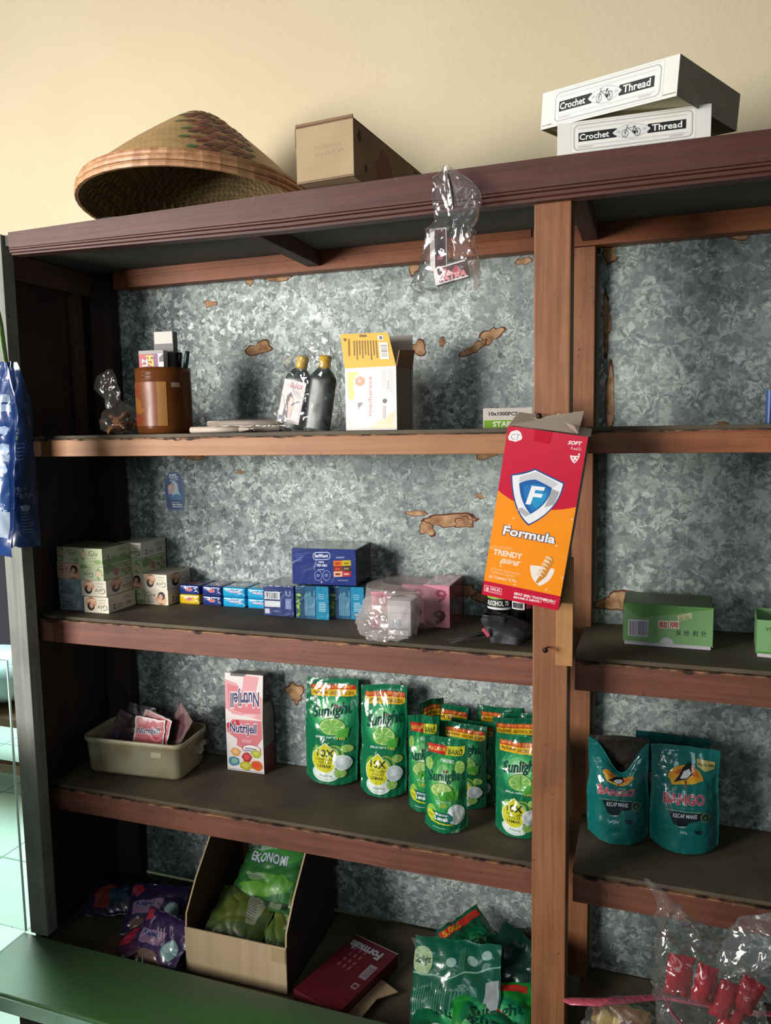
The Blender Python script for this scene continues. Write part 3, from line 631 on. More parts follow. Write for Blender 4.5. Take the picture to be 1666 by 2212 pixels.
# bag hung from the cornice with two small matchbox-like packs
Yb = -.052
hb = thing('hanging_bag', 'clear crumpled plastic bag hung over the cornice edge, small boxes in its bottom', 'bag', Matrix.Translation(at(965, 420, Y=Yb)))
base = hb.matrix_world.translation.copy()
def rel(px, py, Y=Yb): return at(px, py, Y=Y)-base
mb = MB(); bag_mesh(mb, [(rel(965, 357), .006, .002, 0), (rel(968, 375), .020, .007, 0), (rel(975, 405), .036, .012, 0), (rel(985, 440), .041, .014, .1), (rel(983, 470), .034, .014, .1), (rel(972, 495), .034, .020, 0), (rel(972, 540), .042, .026, 0), (rel(968, 580), .049, .028, 0), (rel(963, 612), .053, .026, 0), (rel(964, 632), .050, .012, 0)], filmA, 1.0, crump=.009)
mb.build('film', hb)
mb = MB(); mb.tube([rel(967, 372, -.055), rel(974, 400, -.061), rel(978, 430, -.062), rel(981, 452, -.060)], [.001, .002, .0022, .001], ink('#3a342e'), n=6); mb.build('string', hb)
mred = '#8e2f33'
def small_pack(label, p, br_, tl, D, lines_):
    M, W = frame(p, br_, tl-p); H = (tl-p).length; o = MB(); o.box(0, W, 0, D, 0, H, ink('#ece7e2'), .0005)
    A = Art(o, lambda u, v, q: Vector((u*W, -q, v*H)), W, H); lines_(A); ob = o.build('small_pack', None, M); tag(ob, label, 'box', 'small packs in the hanging bag'); return ob
def la(A):
    A.rect((.12, .08), (1, .92), '#4b2326'); A.poly([(.15, .35), (.35, .9), (.5, .5), (.7, .85), (.85, .4), (.95, .35)], '#b0444a'); A.poly([(.3, .35), (.45, .7), (.6, .4)], '#e9c8c6')
    A.text('TATRA', (.10, .10), (.95, .10), (.10, .42), '#e86a70', bold=.02, shear=.15, out='#f3e6e2', outw=.03)
small_pack('small white and dark red pack with red capital letters, lowest in the hanging bag', at(942, 617, Y=-.058), at(1012, 597, Y=-.060), at(938, 580, Y=-.058), .012, la)
def lb(A): A.rect((.30, .04), (.96, .96), '#56242a'); A.poly(blob_outline(.62, .5, .22, .3, 4), '#2c1a1e'); A.ell((.6, .3), .18, .06, '#a05560')
small_pack('small upright white-edged maroon pack, behind the other in the hanging bag', at(930, 586, Y=-.042), at(966, 583, Y=-.040), at(931, 494, Y=-.042), .012, lb)

# ---------------------------------------------------------------- upper shelf, left bay
def snack(label, cx, y, z, w, h, seed, cols):
    pass
Y1 = .15
p = at(262, 936, Y=.17); z1 = S1+.0006
sb = thing('snack_bag', 'clear tied bag of brown crackers in the dark left corner of the upper shelf', 'bag', Matrix.Translation((p.x, .17, z1)))
mb = MB(); bag_mesh(mb, [((0, 0, .001), .020, .015, 0), ((0, 0, .012), .046, .035, 0), ((0, 0, .035), .045, .034, 0), ((-.004, 0, .055), .026, .022, 0), ((-.018, 0, .075), .020, .014, 0), ((-.032, 0, .098), .036, .012, 0), ((-.030, 0, .125), .022, .010, 0), ((-.02, 0, .138), .006, .004, 0)], filmC, 3.3, crump=.01); mb.build('film', sb)
R = random.Random(4)
for i in range(16):
    cx, cy, cz = R.uniform(-.024, .024), R.uniform(-.018, .018), .008+i*.0022; mb = MB()
    mb.lathe([(.0005, -.003), (.010, -.0028), (.011, 0), (.010, .0028), (.0005, .003)], ink(R.choice(['#8a5630', '#9b6438', '#74451f']), rough=.7, bump=.3, bscale=150), Matrix.Rotation(R.uniform(-1, 1), 4, 'X') @ Matrix.Rotation(R.uniform(-1, 1), 4, 'Y'), n=14)
    o = mb.build('cracker', None, Matrix.Translation((p.x+cx, .17+cy, z1+cz))); tag(o, 'round brown cracker inside the tied clear bag', 'cracker', 'crackers in the tied bag')
# jar of pens and small cartons
p0 = at(307, 936, Y=.15); p1 = at(411, 936, Y=.15); jr = (p1.x-p0.x)/2*.96; jx = (p0.x+p1.x)/2; jh = at(307, 800, Y=.15).z-S1
jm, jt, jb = nt('amber_plastic'); jb.inputs['Base Color'].default_value = C('#b5713a'); jb.inputs['Roughness'].default_value = .22; jb.inputs['Transmission Weight'].default_value = .45; jb.inputs['IOR'].default_value = 1.2
tcj = N(jt, 'ShaderNodeTexCoord'); nj = N(jt, 'ShaderNodeTexNoise'); nj.inputs['Scale'].default_value = 18; jt.links.new(tcj.outputs['Object'], nj.inputs['Vector']); rj = N(jt, 'ShaderNodeValToRGB'); rj.color_ramp.elements[0].color = C('#7c3a1c'); rj.color_ramp.elements[1].color = C('#94602f'); jt.links.new(nj.outputs[0], rj.inputs[0]); jt.links.new(rj.outputs[0], jb.inputs['Base Color'])
jar = thing('plastic_jar', 'amber translucent plastic jar without lid, holding cartons and pens', 'jar', Matrix.Translation((jx, .15, z1)))
mb = MB(); r = jr
mb.lathe([(.001, 0), (r*.93, 0), (r*.98, .004), (r, .012), (r, jh*.80), (r*.985, jh*.83), (r*.985, jh*.85), (r*1.0, jh*.865), (r*.985, jh*.88), (r*.985, jh*.91), (r*1.0, jh*.925), (r*.985, jh*.94), (r*.985, jh), (r*.94, jh), (r*.94, jh*.83), (r*.95, .012), (r*.9, .004), (.001, .004)], jm, n=48); mb.build('jar_body', jar)
def jarP(u, v, o): a = math.radians(-170+u*120); rr_ = r+.0003+o; return Vector((rr_*math.cos(a), rr_*math.sin(a), jh*(.12+.66*v)))
mb = MB(); A = Art(mb, jarP, .1, .08, nu=14, nv=4, rough=.35); A.rect((0, 0), (1, 1), '#8a4a26'); A.poly(blob_outline(.25, .78, .12, .12, 3), '#b3382a'); A.poly(blob_outline(.4, .45, .16, .2, 7), '#a36a2a'); A.poly(blob_outline(.62, .55, .10, .25, 9), '#86481f'); A.poly(blob_outline(.3, .15, .22, .12, 12), '#9c3f28'); A.rect((.84, .0), (1, 1), '#a8763a'); mb.build('label_wrap', jar)
mb = MB(); A = Art(mb, lambda u, v, o: (lambda a: Vector(((r+.0006+o)*math.cos(a), (r+.0006+o)*math.sin(a), jh*(.70+.07*v))))(math.radians(-40+u*18)), 1, 1, nu=4, nv=1); A.rect((0, 0), (1, 1), '#b8a48e'); mb.build('price_sticker', jar)
def ib(name, label, cat, cx, cy, z0, w, d, h, m, art=None, rz=0, tilt=0, group=None):
    M = Matrix.Translation((cx, cy, z0)) @ Matrix.Rotation(rz, 4, 'Z') @ Matrix.Rotation(tilt, 4, 'Y') @ Matrix.Translation((-w/2, -d/2, 0)); mb = MB(); mb.box(0, w, 0, d, 0, h, m, .0006)
    if art: art(mb, w, d, h)
    o = mb.build(name, None, M); tag(o, label, cat, group); return o
def ca(mb, w, d, h):
    A = faces_of(mb, w, d, h)['front']; A.rect((0, .5), (1, .96), '#b8202e'); A.map((0, -3.167), (1, -3.167), (0, 1)); A.rect((.52, 0), (.78, .82), '#7a2668'); A.rect((.78, 0), (1, .82), '#e9e4da'); A.rect((0, .82), (1, 1), '#8f8a84')
    A.text('ZH', (.60, .15), (.60, .75), (.28, .15), '#e8c12a', bold=.05, out='#3a1408'); A.text('LZ', (.36, .2), (.36, .6), (.12, .2), '#e9e4da', bold=.05, out='#3a1408'); A.lines((.84, .5), (.95, .78), 3, '#a08f3a', vertical=True)
    A.poly([(.82, .4), (1, .4), (1, .82), (.82, .62)], '#4a4444')
z_in = z1+.004
ib('small_carton', 'red, purple and white small carton in front inside the amber jar', 'carton', jx-.006, .128, z_in+.001, .054, .018, at(345, 757, Y=.12).z-z_in, ink('#d9d6ce'), ca, rz=.12, group='cartons in the amber jar')
ib('small_carton', 'taller grey white-topped carton behind the red one in the amber jar', 'carton', jx+.006, .155, z_in+.001, .044, .018, at(365, 718, Y=.155).z-z_in, ink('#45423f'), lambda mb, w, d, h: faces_of(mb, w, d, h)['front'].rect((.05, .88), (.95, 1), '#bdb7ad'), rz=.1, group='cartons in the amber jar')
for i, (dx, lean, top, lab) in enumerate(((.022, .12, 762, 'black capped pen leaning right in the amber jar'), (.030, .20, 758, 'dark green pen, outermost in the amber jar'), (.016, .03, 745, 'black pen hidden behind the cartons in the amber jar'))):
    L = at(400, top, Y=.16).z-z_in; o = thing('pen', lab, 'pen', Matrix.Translation((jx+dx*.6, .165, z_in+.003)) @ Matrix.Rotation(lean, 4, 'Y'), 'pens in the amber jar')
    mb = MB(); mb.lathe([(.0008, 0), (.0042, .008), (.0042, L*.62)], ink('#141a18', rough=.25), n=14, cap=True); mb.build('barrel', o)
    mb = MB(); mb.lathe([(.0050, L*.6), (.0050, L*.98), (.0042, L), (.0005, L)], ink(['#171717', '#16332c', '#111111'][i], rough=.2), n=14, cap=True); mb.build('cap', o)
# rolled packs / candles
wax = ink('#c4b5a4', rough=.5, bump=.1, bscale=40)
pa = at(412, 929, Y=.11); pb = at(545, 931, Y=.11)
cn = thing('candle', 'cream candle lying loose on the upper shelf front edge', 'candle', Matrix.Translation((pa.x, .112, z1+.0062)), 'cream candles'); L = pb.x-pa.x
mb = MB(); mb.tube([(0, 0, 0), (L*.80, .0, 0)], .0062, wax, n=18); mb.lathe([(.0062, 0), (.002, L*.15)], wax, Matrix.Translation((L*.80, 0, 0)) @ Matrix.Rotation(math.pi/2, 4, 'Y'), n=18); mb.build('wax', cn)
mb = MB(); mb.tube([(L*.93, 0, 0), (L*1.0, .001, .001), (L*1.02, .002, -.003)], .0009, ink('#d5c8b4'), n=6); mb.build('wick', cn)
for i in range(6):
    yy = .150+.0135*(i % 4); zz = z1+.0066+.0115*(i//4); L2 = .16
    c2 = thing('candle', 'cream candle inside the flat clear packet', 'candle', Matrix.Translation((pa.x+.016+.003*(i % 2), yy, zz)), 'cream candles in the clear packet')
    mb = MB(); mb.tube([(0, 0, 0), (L2, 0, 0)], .006, wax, n=14); mb.build('wax', c2)
    mb = MB(); mb.tube([(L2, 0, 0), (L2+.008, 0, 0)], .0009, wax, n=6); mb.build('wick', c2)
fb = thing('packet', 'flat clear packet of candles lying on the upper shelf', 'packet', Matrix.Translation((pa.x+.1, .17, z1+.012)))
mb = MB(); mb.grid(lambda u, v: (lambda th, x: Vector((x, math.cos(th)*.038, max(-.0115, math.sin(th)*(.017*max(.15, math.sin(math.pi*min(1, max(0, v)))**.3))+.003*noise.noise(Vector((x*60, th*3, 1)))))))(2*math.pi*u, -.098+.205*v), 28, 30, filmC, wrap=True); mb.build('film', fb)

# bottles in a crinkled bag
bx = at(668, 930, Y=.17).x
bb_ = thing('bottle_bag', 'clear crinkled bag around two dark bottles, left of the honey carton', 'bag', Matrix.Translation((bx, .17, z1)))
mb = MB(); bag_mesh(mb, [((-.002, 0, .001), .060, .034, 0), ((-.004, 0, .02), .072, .040, 0), ((-.002, 0, .07), .066, .040, 0), ((.006, .0, .11), .060, .036, 0), ((.014, .0, .14), .052, .030, 0), ((.016, .01, .165), .036, .02, 0), ((.014, .01, .19), .030, .008, 0)], filmA, 7.7, crump=.013, nu=72, nv=90); mb.build('film', bb_)
bag_w = MB(); 
dgl, dt, db = nt('dark_green_liquid'); db.inputs['Base Color'].default_value = C('#0d1f18'); db.inputs['Roughness'].default_value = .32; db.inputs['Coat Weight'].default_value = .1
gsh = ink('#12402c', rough=.15)
for i, (dx, lean, lab) in enumerate(((-.020, .24, 'dark green bottle with yellow cap and white label, left in the bag'), (.037, .17, 'dark green bottle with yellow cap, right in the bag, label turned away'))):
    M = Matrix.Translation((bx+dx-.02, .168, z1+.0048+.003*(i == 0))) @ Matrix.Rotation(lean, 4, 'Y') @ Matrix.Rotation(.0, 4, 'X')
    o = thing('bottle', lab, 'bottle', M, 'bottles in the clear bag'); Hb = .118
    def bl(u, v, q=0):
        th = 2*math.pi*u; e = .55; x = .026*math.copysign(abs(math.cos(th))**e, math.cos(th)); y = .014*math.copysign(abs(math.sin(th))**e, math.sin(th)); z = v*Hb
        k = 1 if v < .80 else max(.36, 1-((v-.80)/.2)**1.6*.64)
        return Vector((x*k, y*(k if v < .8 else max(.6, k)), z))
    mb = MB(); mb.grid(bl, 36, 30, dgl, wrap=True); mb.add([bl(k/36, 0) for k in range(36)], [list(range(36))[::-1]], dgl); mb.build('bottle_body', o)
    mb = MB(); mb.lathe([(.0105, Hb-.002), (.0115, Hb+.002), (.0115, Hb+.020), (.009, Hb+.023), (.0005, Hb+.023)], ink('#d2a726', rough=.35), n=24, cap=True); mb.build('cap', o)
    if i == 0:
        mb = MB(); A = Art(mb, lambda u, v, q: Vector(((u-.5)*.047, -.0146-q-.0004*math.cos((u-.5)*3), .010+v*.082)), .047, .082); A.rect((0, 0), (1, 1), '#d7d0cc')
        A.text('Rita', (.30, .80), (.86, .84), (.28, .94), '#c2477a', shear=.3); A.poly([(.18, .10), (.26, .62), (.40, .72), (.52, .60), (.40, .56), (.36, .38), (.50, .10)], '#4a2f34'); A.poly([(.36, .44), (.42, .62), (.56, .58), (.60, .44), (.56, .10), (.44, .10)], '#dcb8a8'); A.poly([(.5, .46), (.85, .56), (.85, .53), (.52, .40)], '#6a6a62'); A.rect((.04, .04), (.36, .14), '#3f5566'); mb.build('label', o)
# honey carton
B0 = at(748, 934, Y=.135); B1 = at(858, 934, Y=.125); B0.z = B1.z = z1; M, W = frame(B0, B1); H = at(746, 796, Y=.135).z-z1; D = .075
mc = thing('honey_carton', 'white and yellow honey carton standing open, tall yellow flap up', 'carton', M); mb = MB(); t = .0012; cw = ink('#e2dcd6', rough=.5); br_in = ink('#8f8579', rough=.8)
mb.box(0, W, 0, t, 0, H, cw, .0003); mb.box(0, t, t, D, 0, H, br_in, .0003); mb.box(W-t, W, t, D, 0, H, br_in, .0003); mb.box(0, W, D, D+t, 0, H, br_in, .0003); mb.box(0, W, t, D, 0, t, br_in, 0)
A = Art(mb, lambda u, v, o: Vector((u*W, -o, v*H)), W, H); A.map((776, 1060), (1224, 1055), (765, 475))
A.poly([(790, 510), (880, 515), (892, 535), (875, 548), (858, 535), (850, 570), (838, 590), (848, 620), (838, 660), (852, 700), (850, 740), (830, 780), (812, 775), (800, 745), (790, 600)], '#f0cf62')
hx = lambda cx, cy, r_: [(cx+r_*math.cos(math.radians(a)), cy+r_*math.sin(math.radians(a))) for a in range(30, 390, 60)]
A.poly(hx(902, 600, 50), '#e79a7c'); A.poly(hx(902, 600, 38), '#e4815f'); A.lines((880, 580), (925, 620), 3, '#f4d2c2')
A.text('madurasa', (1004, 922), (1004, 556), (972, 922), '#d0706c', bold=.015); kk = A.k
for r_ in range(9):
    for c_ in range(19):
        cx, cy = 790+c_*22+(11 if r_ % 2 else 0), 1030-r_*20
        if (cy > 1030-20*max(0, 3-abs(c_-1)*.8, (c_-10)*.9)-8) or r_ < 1: A.k = kk; A.poly(hx(cx, cy, 11), '#e6b65a' if c_ > 9 else '#e3cba0'); A.k = kk+1; A.poly(hx(cx, cy, 8.6), '#f0dcae' if c_ > 9 else '#ece2d6')
A.k = kk+2; A.ell((900, 820), 24, 12, '#8d8986', rot=-20); A.poly([(880, 800), (925, 795), (905, 830), (890, 860)], '#77716f'); A.ell((1118, 788), 20, 22, '#3b3b3b'); A.lines((1090, 500), (1130, 690), 4, '#b9b2ac', vertical=True); A.lines((1150, 500), (1190, 760), 4, '#b9b2ac', vertical=True); A.text('Gizi', (1155, 680), (1155, 600), (1130, 680), '#8a8580'); A.rect((1100, 830), (1125, 950), '#b5aca2')
mb.build('body', mc)
# tall flap
fl_top = at(733, 722, Y=.14); lx = (fl_top-B0); ft = [M.inverted() @ at(735, 722, Y=.142), M.inverted() @ at(838, 718, Y=.131), Vector((W, 0, H)), Vector((0, 0, H))]
mb = MB(); yl = '#e6ac22'
def FL(u, v, o): a = ft[3].lerp(ft[2], u); b = ft[0].lerp(ft[1], u); return a.lerp(b, v)+Vector((0, -o, 0))
mb.hexa([FL(0, 0, 0), FL(1, 0, 0), FL(1, 0, -.001), FL(0, 0, -.001), FL(0, 1, 0), FL(1, 1, 0), FL(1, 1, -.001), FL(0, 1, -.001)], ink(yl, rough=.5)); A = Art(mb, FL, W, .06, step=2.5e-4, k=3)
A.map((765, 475), (1216, 462), (725, 172)); A.rect((1085, 250), (1165, 400), '#efe9dd'); A.k += 1; A.bars((1095, 255), (1160, 395), n=16, vertical=False, bg=None); A.rect((1080, 185), (1130, 228), '#efe9dd'); A.rect((1095, 192), (1120, 222), '#55504a')
A.lines((800, 215), (820, 400), 3, '#7a5a14', vertical=True); A.lines((850, 230), (1080, 405), 9, '#8d6a18', vertical=True, seed=8); A.rect((910, 178), (975, 198), '#5b430f'); A.poly([(755, 205), (785, 215), (770, 240)], '#4c3a10')
mb.build('front_flap', mc)
q1, q2 = M.inverted() @ at(872, 725, Y=.205), M.inverted() @ at(876, 930, Y=.205)
mb = MB(); mb.box(W-.045, W+.002, D-.002, D, .002, q1.z, ink('#b3aba3', rough=.7), .0003); mb.build('rear_flap', mc)
mb = MB(); mb.hexa([Vector(q) for q in ((W-.001, .001, H-.001), (W+.001, .001, H-.001), (W+.001, D, H-.001), (W-.001, D, H-.001), (W+.004, .004, H+.028), (W+.006, .004, H+.028), (W+.006, D, H+.034), (W+.004, D, H+.034))], ink('#8a6a4c', rough=.7)); mb.build('side_flap', mc)
# staples box
B0 = at(1046, 928, Y=.14); B1 = at(1150, 928, Y=.16); B0.z = B1.z = z1; M, W = frame(B0, B1); H = at(1044, 882, Y=.14).z-z1
mb = MB(); mb.box(0, W, 0, .05, 0, H, ink('#d9cfc6'), .0005); A = faces_of(mb, W, .05, H)['front']; A.rect((0, 0), (1, .40), '#7fae2f'); A.rect((0, .40), (1, .43), '#e8e0d8'); A.text('10x1000PCS', (.10, .62), (.70, .60), (.10, .82), '#2f2c2c', bold=.03); A.text('STAPLES', (.18, .06), (.80, .05), (.18, .33), '#e9eedd', bold=.03); A.text('STA', (.62, .46), (.74, .46), (.62, .54), '#5f5a55')
tag(mb.build('staples_box', None, M), 'small white and lime staples box reading 10x1000PCS, beside the post', 'box')
# blue carton at the right edge
B0 = at(1658, 918, Y=.17); M = Matrix.Translation((B0.x, .17, z1)); H = at(1660, 842, Y=.17).z-z1
mb = MB(); mb.box(0, .09, 0, .03, 0, H, ink('#1f5fa8', rough=.3), .001); A = faces_of(mb, .09, .03, H)['front']; A.rect((0, 0), (1, .45), '#243a78'); A.rect((0, 0), (.03, 1), '#8aa0cc')
tag(mb.build('blue_carton', None, M), 'blue carton at the far right edge of the upper shelf', 'carton')
# ---------------------------------------------------------------- toothbrush box hung on the post
TL, TR_, BL, BR = at(1086, 918, Y=-.062), at(1249, 938, Y=-.062), at(1041, 1284, Y=-.062), at(1206, 1319, Y=-.062)
M, W = frame(BL, BR, TL-BL); H = (TL-BL).length; D = .048
red, org = '#cc1436', '#ff9618'
fo = thing('toothbrush_box', 'red and orange toothbrush box hanging tilted on the post, torn open on top', 'box', M)
mb = MB(); t = .0012; grey_in = ink('#b9a795', rough=.8); sidem = blotch('dark_red_side', '#4a1a1c', '#5c2424', scale=10, rough=.5)
mb.box(0, W, 0, t, 0, H, ink(org, rough=.28, coat=.4), 0); mb.box(0, t, t, D, 0, H, sidem, 0); mb.box(W-t, W, t, D, 0, H, sidem, 0); mb.box(0, W, D, D+t, 0, H+.012, grey_in, 0); mb.box(0, W, t, D, 0, t, sidem, 0)
mb.box(t, t*1.5, t, D, t, H-.001, grey_in, 0); mb.box(W-t*1.5, W-t, t, D, t, H-.001, grey_in, 0)
A = Art(mb, lambda u, v, o: Vector((u*W, -o, v*H)), W, H, rough=.28, coat=.4, step=5e-5)
# measured coordinates of the print, four-corner exact for the upper right
def arc(p0, p1, p2, n=14): return [((1-t_)**2*p0[0]+2*t_*(1-t_)*p1[0]+t_*t_*p2[0], (1-t_)**2*p0[1]+2*t_*(1-t_)*p1[1]+t_*t_*p2[1]) for t_ in [i/n for i in range(n+1)]]
A.map(); A.poly([(0, 1), (0, .625)]+arc((0, .625), (.45, .50), (1, .605))+[(1, 1)], red); A.rect((0, 0), (1, .085), red)
A.map4((220, 1635), (820, 1775), (395, 280), (995, 360))
sh = arc((425, 660), (530, 650), (610, 612))+arc((610, 612), (720, 670), (836, 725))+arc((836, 725), (800, 960), (572, 1072))+arc((572, 1072), (440, 960), (425, 660))
def scale(P, k, c): return [(c[0]+(x-c[0])*k, c[1]+(y-c[1])*k) for x, y in P]
c0 = (625, 840); A.poly(sh, '#274b86'); A.poly(scale(sh, .94, c0), '#f1f0f2'); A.poly(arc((497, 680), (560, 660), (620, 640))+arc((620, 640), (700, 680), (790, 735))+[(740, 770), (615, 705), (490, 720)], '#cfcfd2'); A.poly([(745, 775), (800, 800), (760, 900), (690, 925)], '#a9a9ac'); A.poly([(520, 925), (585, 980), (545, 1000), (480, 940)], '#b6b6ba')
isd = arc((492, 730), (560, 700), (618, 702))+arc((618, 702), (690, 735), (742, 768))+arc((742, 768), (720, 900), (585, 978))+arc((585, 978), (500, 880), (492, 730)); A.poly(isd, '#1c5fa6')
A.poly(scale(isd, .8, (655, 860)), '#1f78b8'); A.poly(scale(isd, .55, (665, 880)), '#2a97c9')
A.text('F', (545, 898), (668, 912), (568, 748), '#f3f4f8', bold=.03, shear=.12)
A.text('Formula', (372, 1143), (775, 1222), (383, 1068), '#f6f3f1', bold=.032, shear=.05, out='#2f3760', outw=.045)
A.text('TRENDY', (303, 1305), (530, 1348), (308, 1258), '#fbe3cf', bold=.04); A.text('Bling', (350, 1392), (518, 1405), (358, 1340), '#fbe3cf', bold=.02, shear=.35); A.text('ROLLER BERSIH', (305, 1248), (455, 1272), (308, 1228), '#f9c98c')
A.text('GAGANG BLING-BLING,', (283, 1428), (525, 1482), (285, 1410), '#fbd3a8'); A.text('TAMPILAN TRENDY', (283, 1455), (480, 1500), (285, 1437), '#fbd3a8'); A.text('Isi / Content / 12 Pcs', (277, 1495), (490, 1540), (280, 1470), '#fbe3cf', bold=.02)
A.poly(arc((597, 1395), (680, 1400), (782, 1428))+arc((782, 1428), (770, 1530), (672, 1568))+arc((672, 1568), (590, 1510), (597, 1395)), '#f7ede2')
A.poly([(672, 1480), (640, 1535), (655, 1548), (720, 1490), (775, 1370), (770, 1330), (740, 1322)], '#d98a2e')
for i in range(6):
    x, y = 722-i*13, 1318+i*27; A.poly([(x, y), (x+28, y+18), (x+40, y+42), (x+26, y+34), (x-8, y+22), (x-12, y+8)], '#f3dcc0' if i % 2 else '#ead0ae')
A.text('SOFT', (848, 420), (950, 428), (852, 390), '#fbf2f0', bold=.04, shear=.2)
A.text('\uFE94\uFEE4\uFECB\uFE8E\uFEE7', (870, 460), (945, 468), (872, 432), '#f6e4e2'); A.poly(arc((868, 505), (905, 515), (940, 505))+arc((940, 505), (930, 550), (900, 570))+arc((900, 570), (870, 545), (868, 505)), '#f7e6e4')
for c in ((890, 527), (920, 525), (905, 548)): A.ell(c, 6, 7, red)
A.ell((933, 497), 9, 9, '#f7e6e4', n=4)
A.poly(blob_outline(450, 362, 52, 46, 3, rough=.16), '#f3ecec'); A.text('CT', (418, 385), (486, 392), (422, 340), '#7f8790', bold=-.01, shear=.2)
A.poly([(242, 1556), (380, 1588), (376, 1642), (238, 1606)], '#f3c6cb'); A.poly([(246, 1561), (376, 1592), (372, 1637), (243, 1602)], red); A.text('HALAL', (288, 1598), (368, 1616), (290, 1576), '#f7dfe0', bold=.04); A.text('INDONESIA', (287, 1612), (366, 1630), (289, 1602), '#f0b6bd'); A.ell((264, 1592), 13, 20, '#f0b6bd')
A.text('SIKAT GIGI / TOOTHBRUSH /', (475, 1640), (798, 1712), (478, 1618), '#fbeaea', bold=.045, shear=.12); A.text('BROSSE À DENTS /', (472, 1668), (690, 1712), (475, 1646), '#fbeaea', bold=.045, shear=.12); A.text('\uFEE9\uFE8E\uFEE8\uFEB3\uFE8E \uFE94\uFEB7\uFEAE\uFED3', (700, 1708), (795, 1728), (702, 1686), '#f3cccc')
R = random.Random(3)
for c in ((455, 1010), (425, 1065), (900, 1020), (790, 1235), (365, 1400), (480, 1555), (725, 1598), (845, 1500), (290, 1250)):
    for a_ in (0, 90): A.ell(c, 15, 2.6, '#fde8b8', rot=a_, n=4)
    A.ell(c, 4, 4, '#fff6dd', n=8)
mb.build('carton', fo)
mb = MB(); A = Art(mb, lambda u, v, o: Vector((u*W, -o-.0004, v*H)), W, H); A.map4((220, 1635), (820, 1775), (395, 280), (995, 360)); A.k = 2
A.poly([(598, 318), (628, 268), (745, 280), (728, 345), (712, 420), (590, 395)], '#c4152f', rough=.12, coat=.6); mb.build('tape', fo)
mb = MB()   # torn flaps
def TQ(px, py, Y): return M.inverted() @ at(px, py, Y=Y)
def ragged(P, mat, name, th=.0008):
    b = MB(); n_ = len(P); b.add(P+[q+Vector((0, th, 0)) for q in P], [list(range(n_)), [2*n_-1-i for i in range(n_)]]+[[i, i+n_, (i+1) % n_+n_, (i+1) % n_] for i in range(n_)], mat); return b.build(name, fo)
ragged([TQ(*q) for q in ((1249, 937, -.055), (1262, 888, -.012), (1240, 890, -.013), (1222, 897, -.014), (1205, 893, -.014), (1196, 900, -.014), (1175, 897, -.014), (1140, 892, -.014), (1122, 890, -.014), (1105, 908, -.035), (1100, 918, -.06))], grey_in, 'torn_flap')
ragged([TQ(*q) for q in ((1218, 912, -.05), (1240, 920, -.058), (1250, 938, -.062), (1233, 930, -.06))], ink('#a08b7a', rough=.8), 'torn_flap')

# round topped sticker on the back sheet
MSt = Matrix.Translation(at(379, 1103, Y=BACK-.0006)); mb = MB()
Wst = .054; Hst = .092; A = Art(mb, lambda u, v, o: Vector(((u-.5)*Wst, -o, v*Hst)), Wst, Hst, step=1e-4)
def stk(k): return [(.5+(.5-k)*math.copysign(abs(math.cos(a))**.8, math.cos(a)), .56+(.44-k*.55)*math.sin(a)) for a in [math.radians(i*9) for i in range(21)]]+[(.05+k, .12), (.12+k, .03+k), (.25, .0+k*.6), (.75, 0+k*.6), (.88-k, .03+k), (.95-k, .12)]
A.poly(stk(0), '#2a6a98'); A.poly(stk(.045), '#163f78'); A.poly([(.1, .35), (.3, .5), (.9, .5), (.9, .3)], '#1c4f88'); A.poly([(.1, .06), (.9, .06), (.92, .30), (.08, .30)], '#133566')
A.ell((.50, .60), .19, .16, '#9fc3cc'); A.poly([(.42, .70), (.66, .64), (.74, .44), (.86, .36), (.40, .34), (.36, .48)], '#9fc3cc'); A.poly([(.30, .28), (.9, .28), (.88, .38), (.6, .43), (.35, .38)], '#1f6ca0'); A.ell((.40, .60), .11, .12, '#b98d82'); A.ell((.28, .56), .10, .10, '#c9a299', rot=30); A.rect((.2, .42), (.4, .56), '#b89aa0')
A.text('ION', (.26, .86), (.60, .88), (.28, .93), '#dff0f4', bold=.04); A.text("'TAHAN", (.24, .80), (.70, .84), (.25, .85), '#dff0f4', bold=.02); A.text("GOCOR'", (.28, .745), (.72, .78), (.29, .79), '#c9e2ea', bold=.02)
A.lines((.34, .20), (.88, .225), 1, '#8fb0cc', th=.8); A.text('BIKIN KERING', (.36, .14), (.86, .14), (.36, .175), '#e8f2f6', bold=.03); A.text('SEKANTONG', (.38, .085), (.87, .085), (.38, .12), '#e8f2f6', bold=.03)
tag(mb.build('sticker', None, MSt), 'small blue round-topped sticker with a person in a pale headscarf, on the metal sheet', 'sticker')

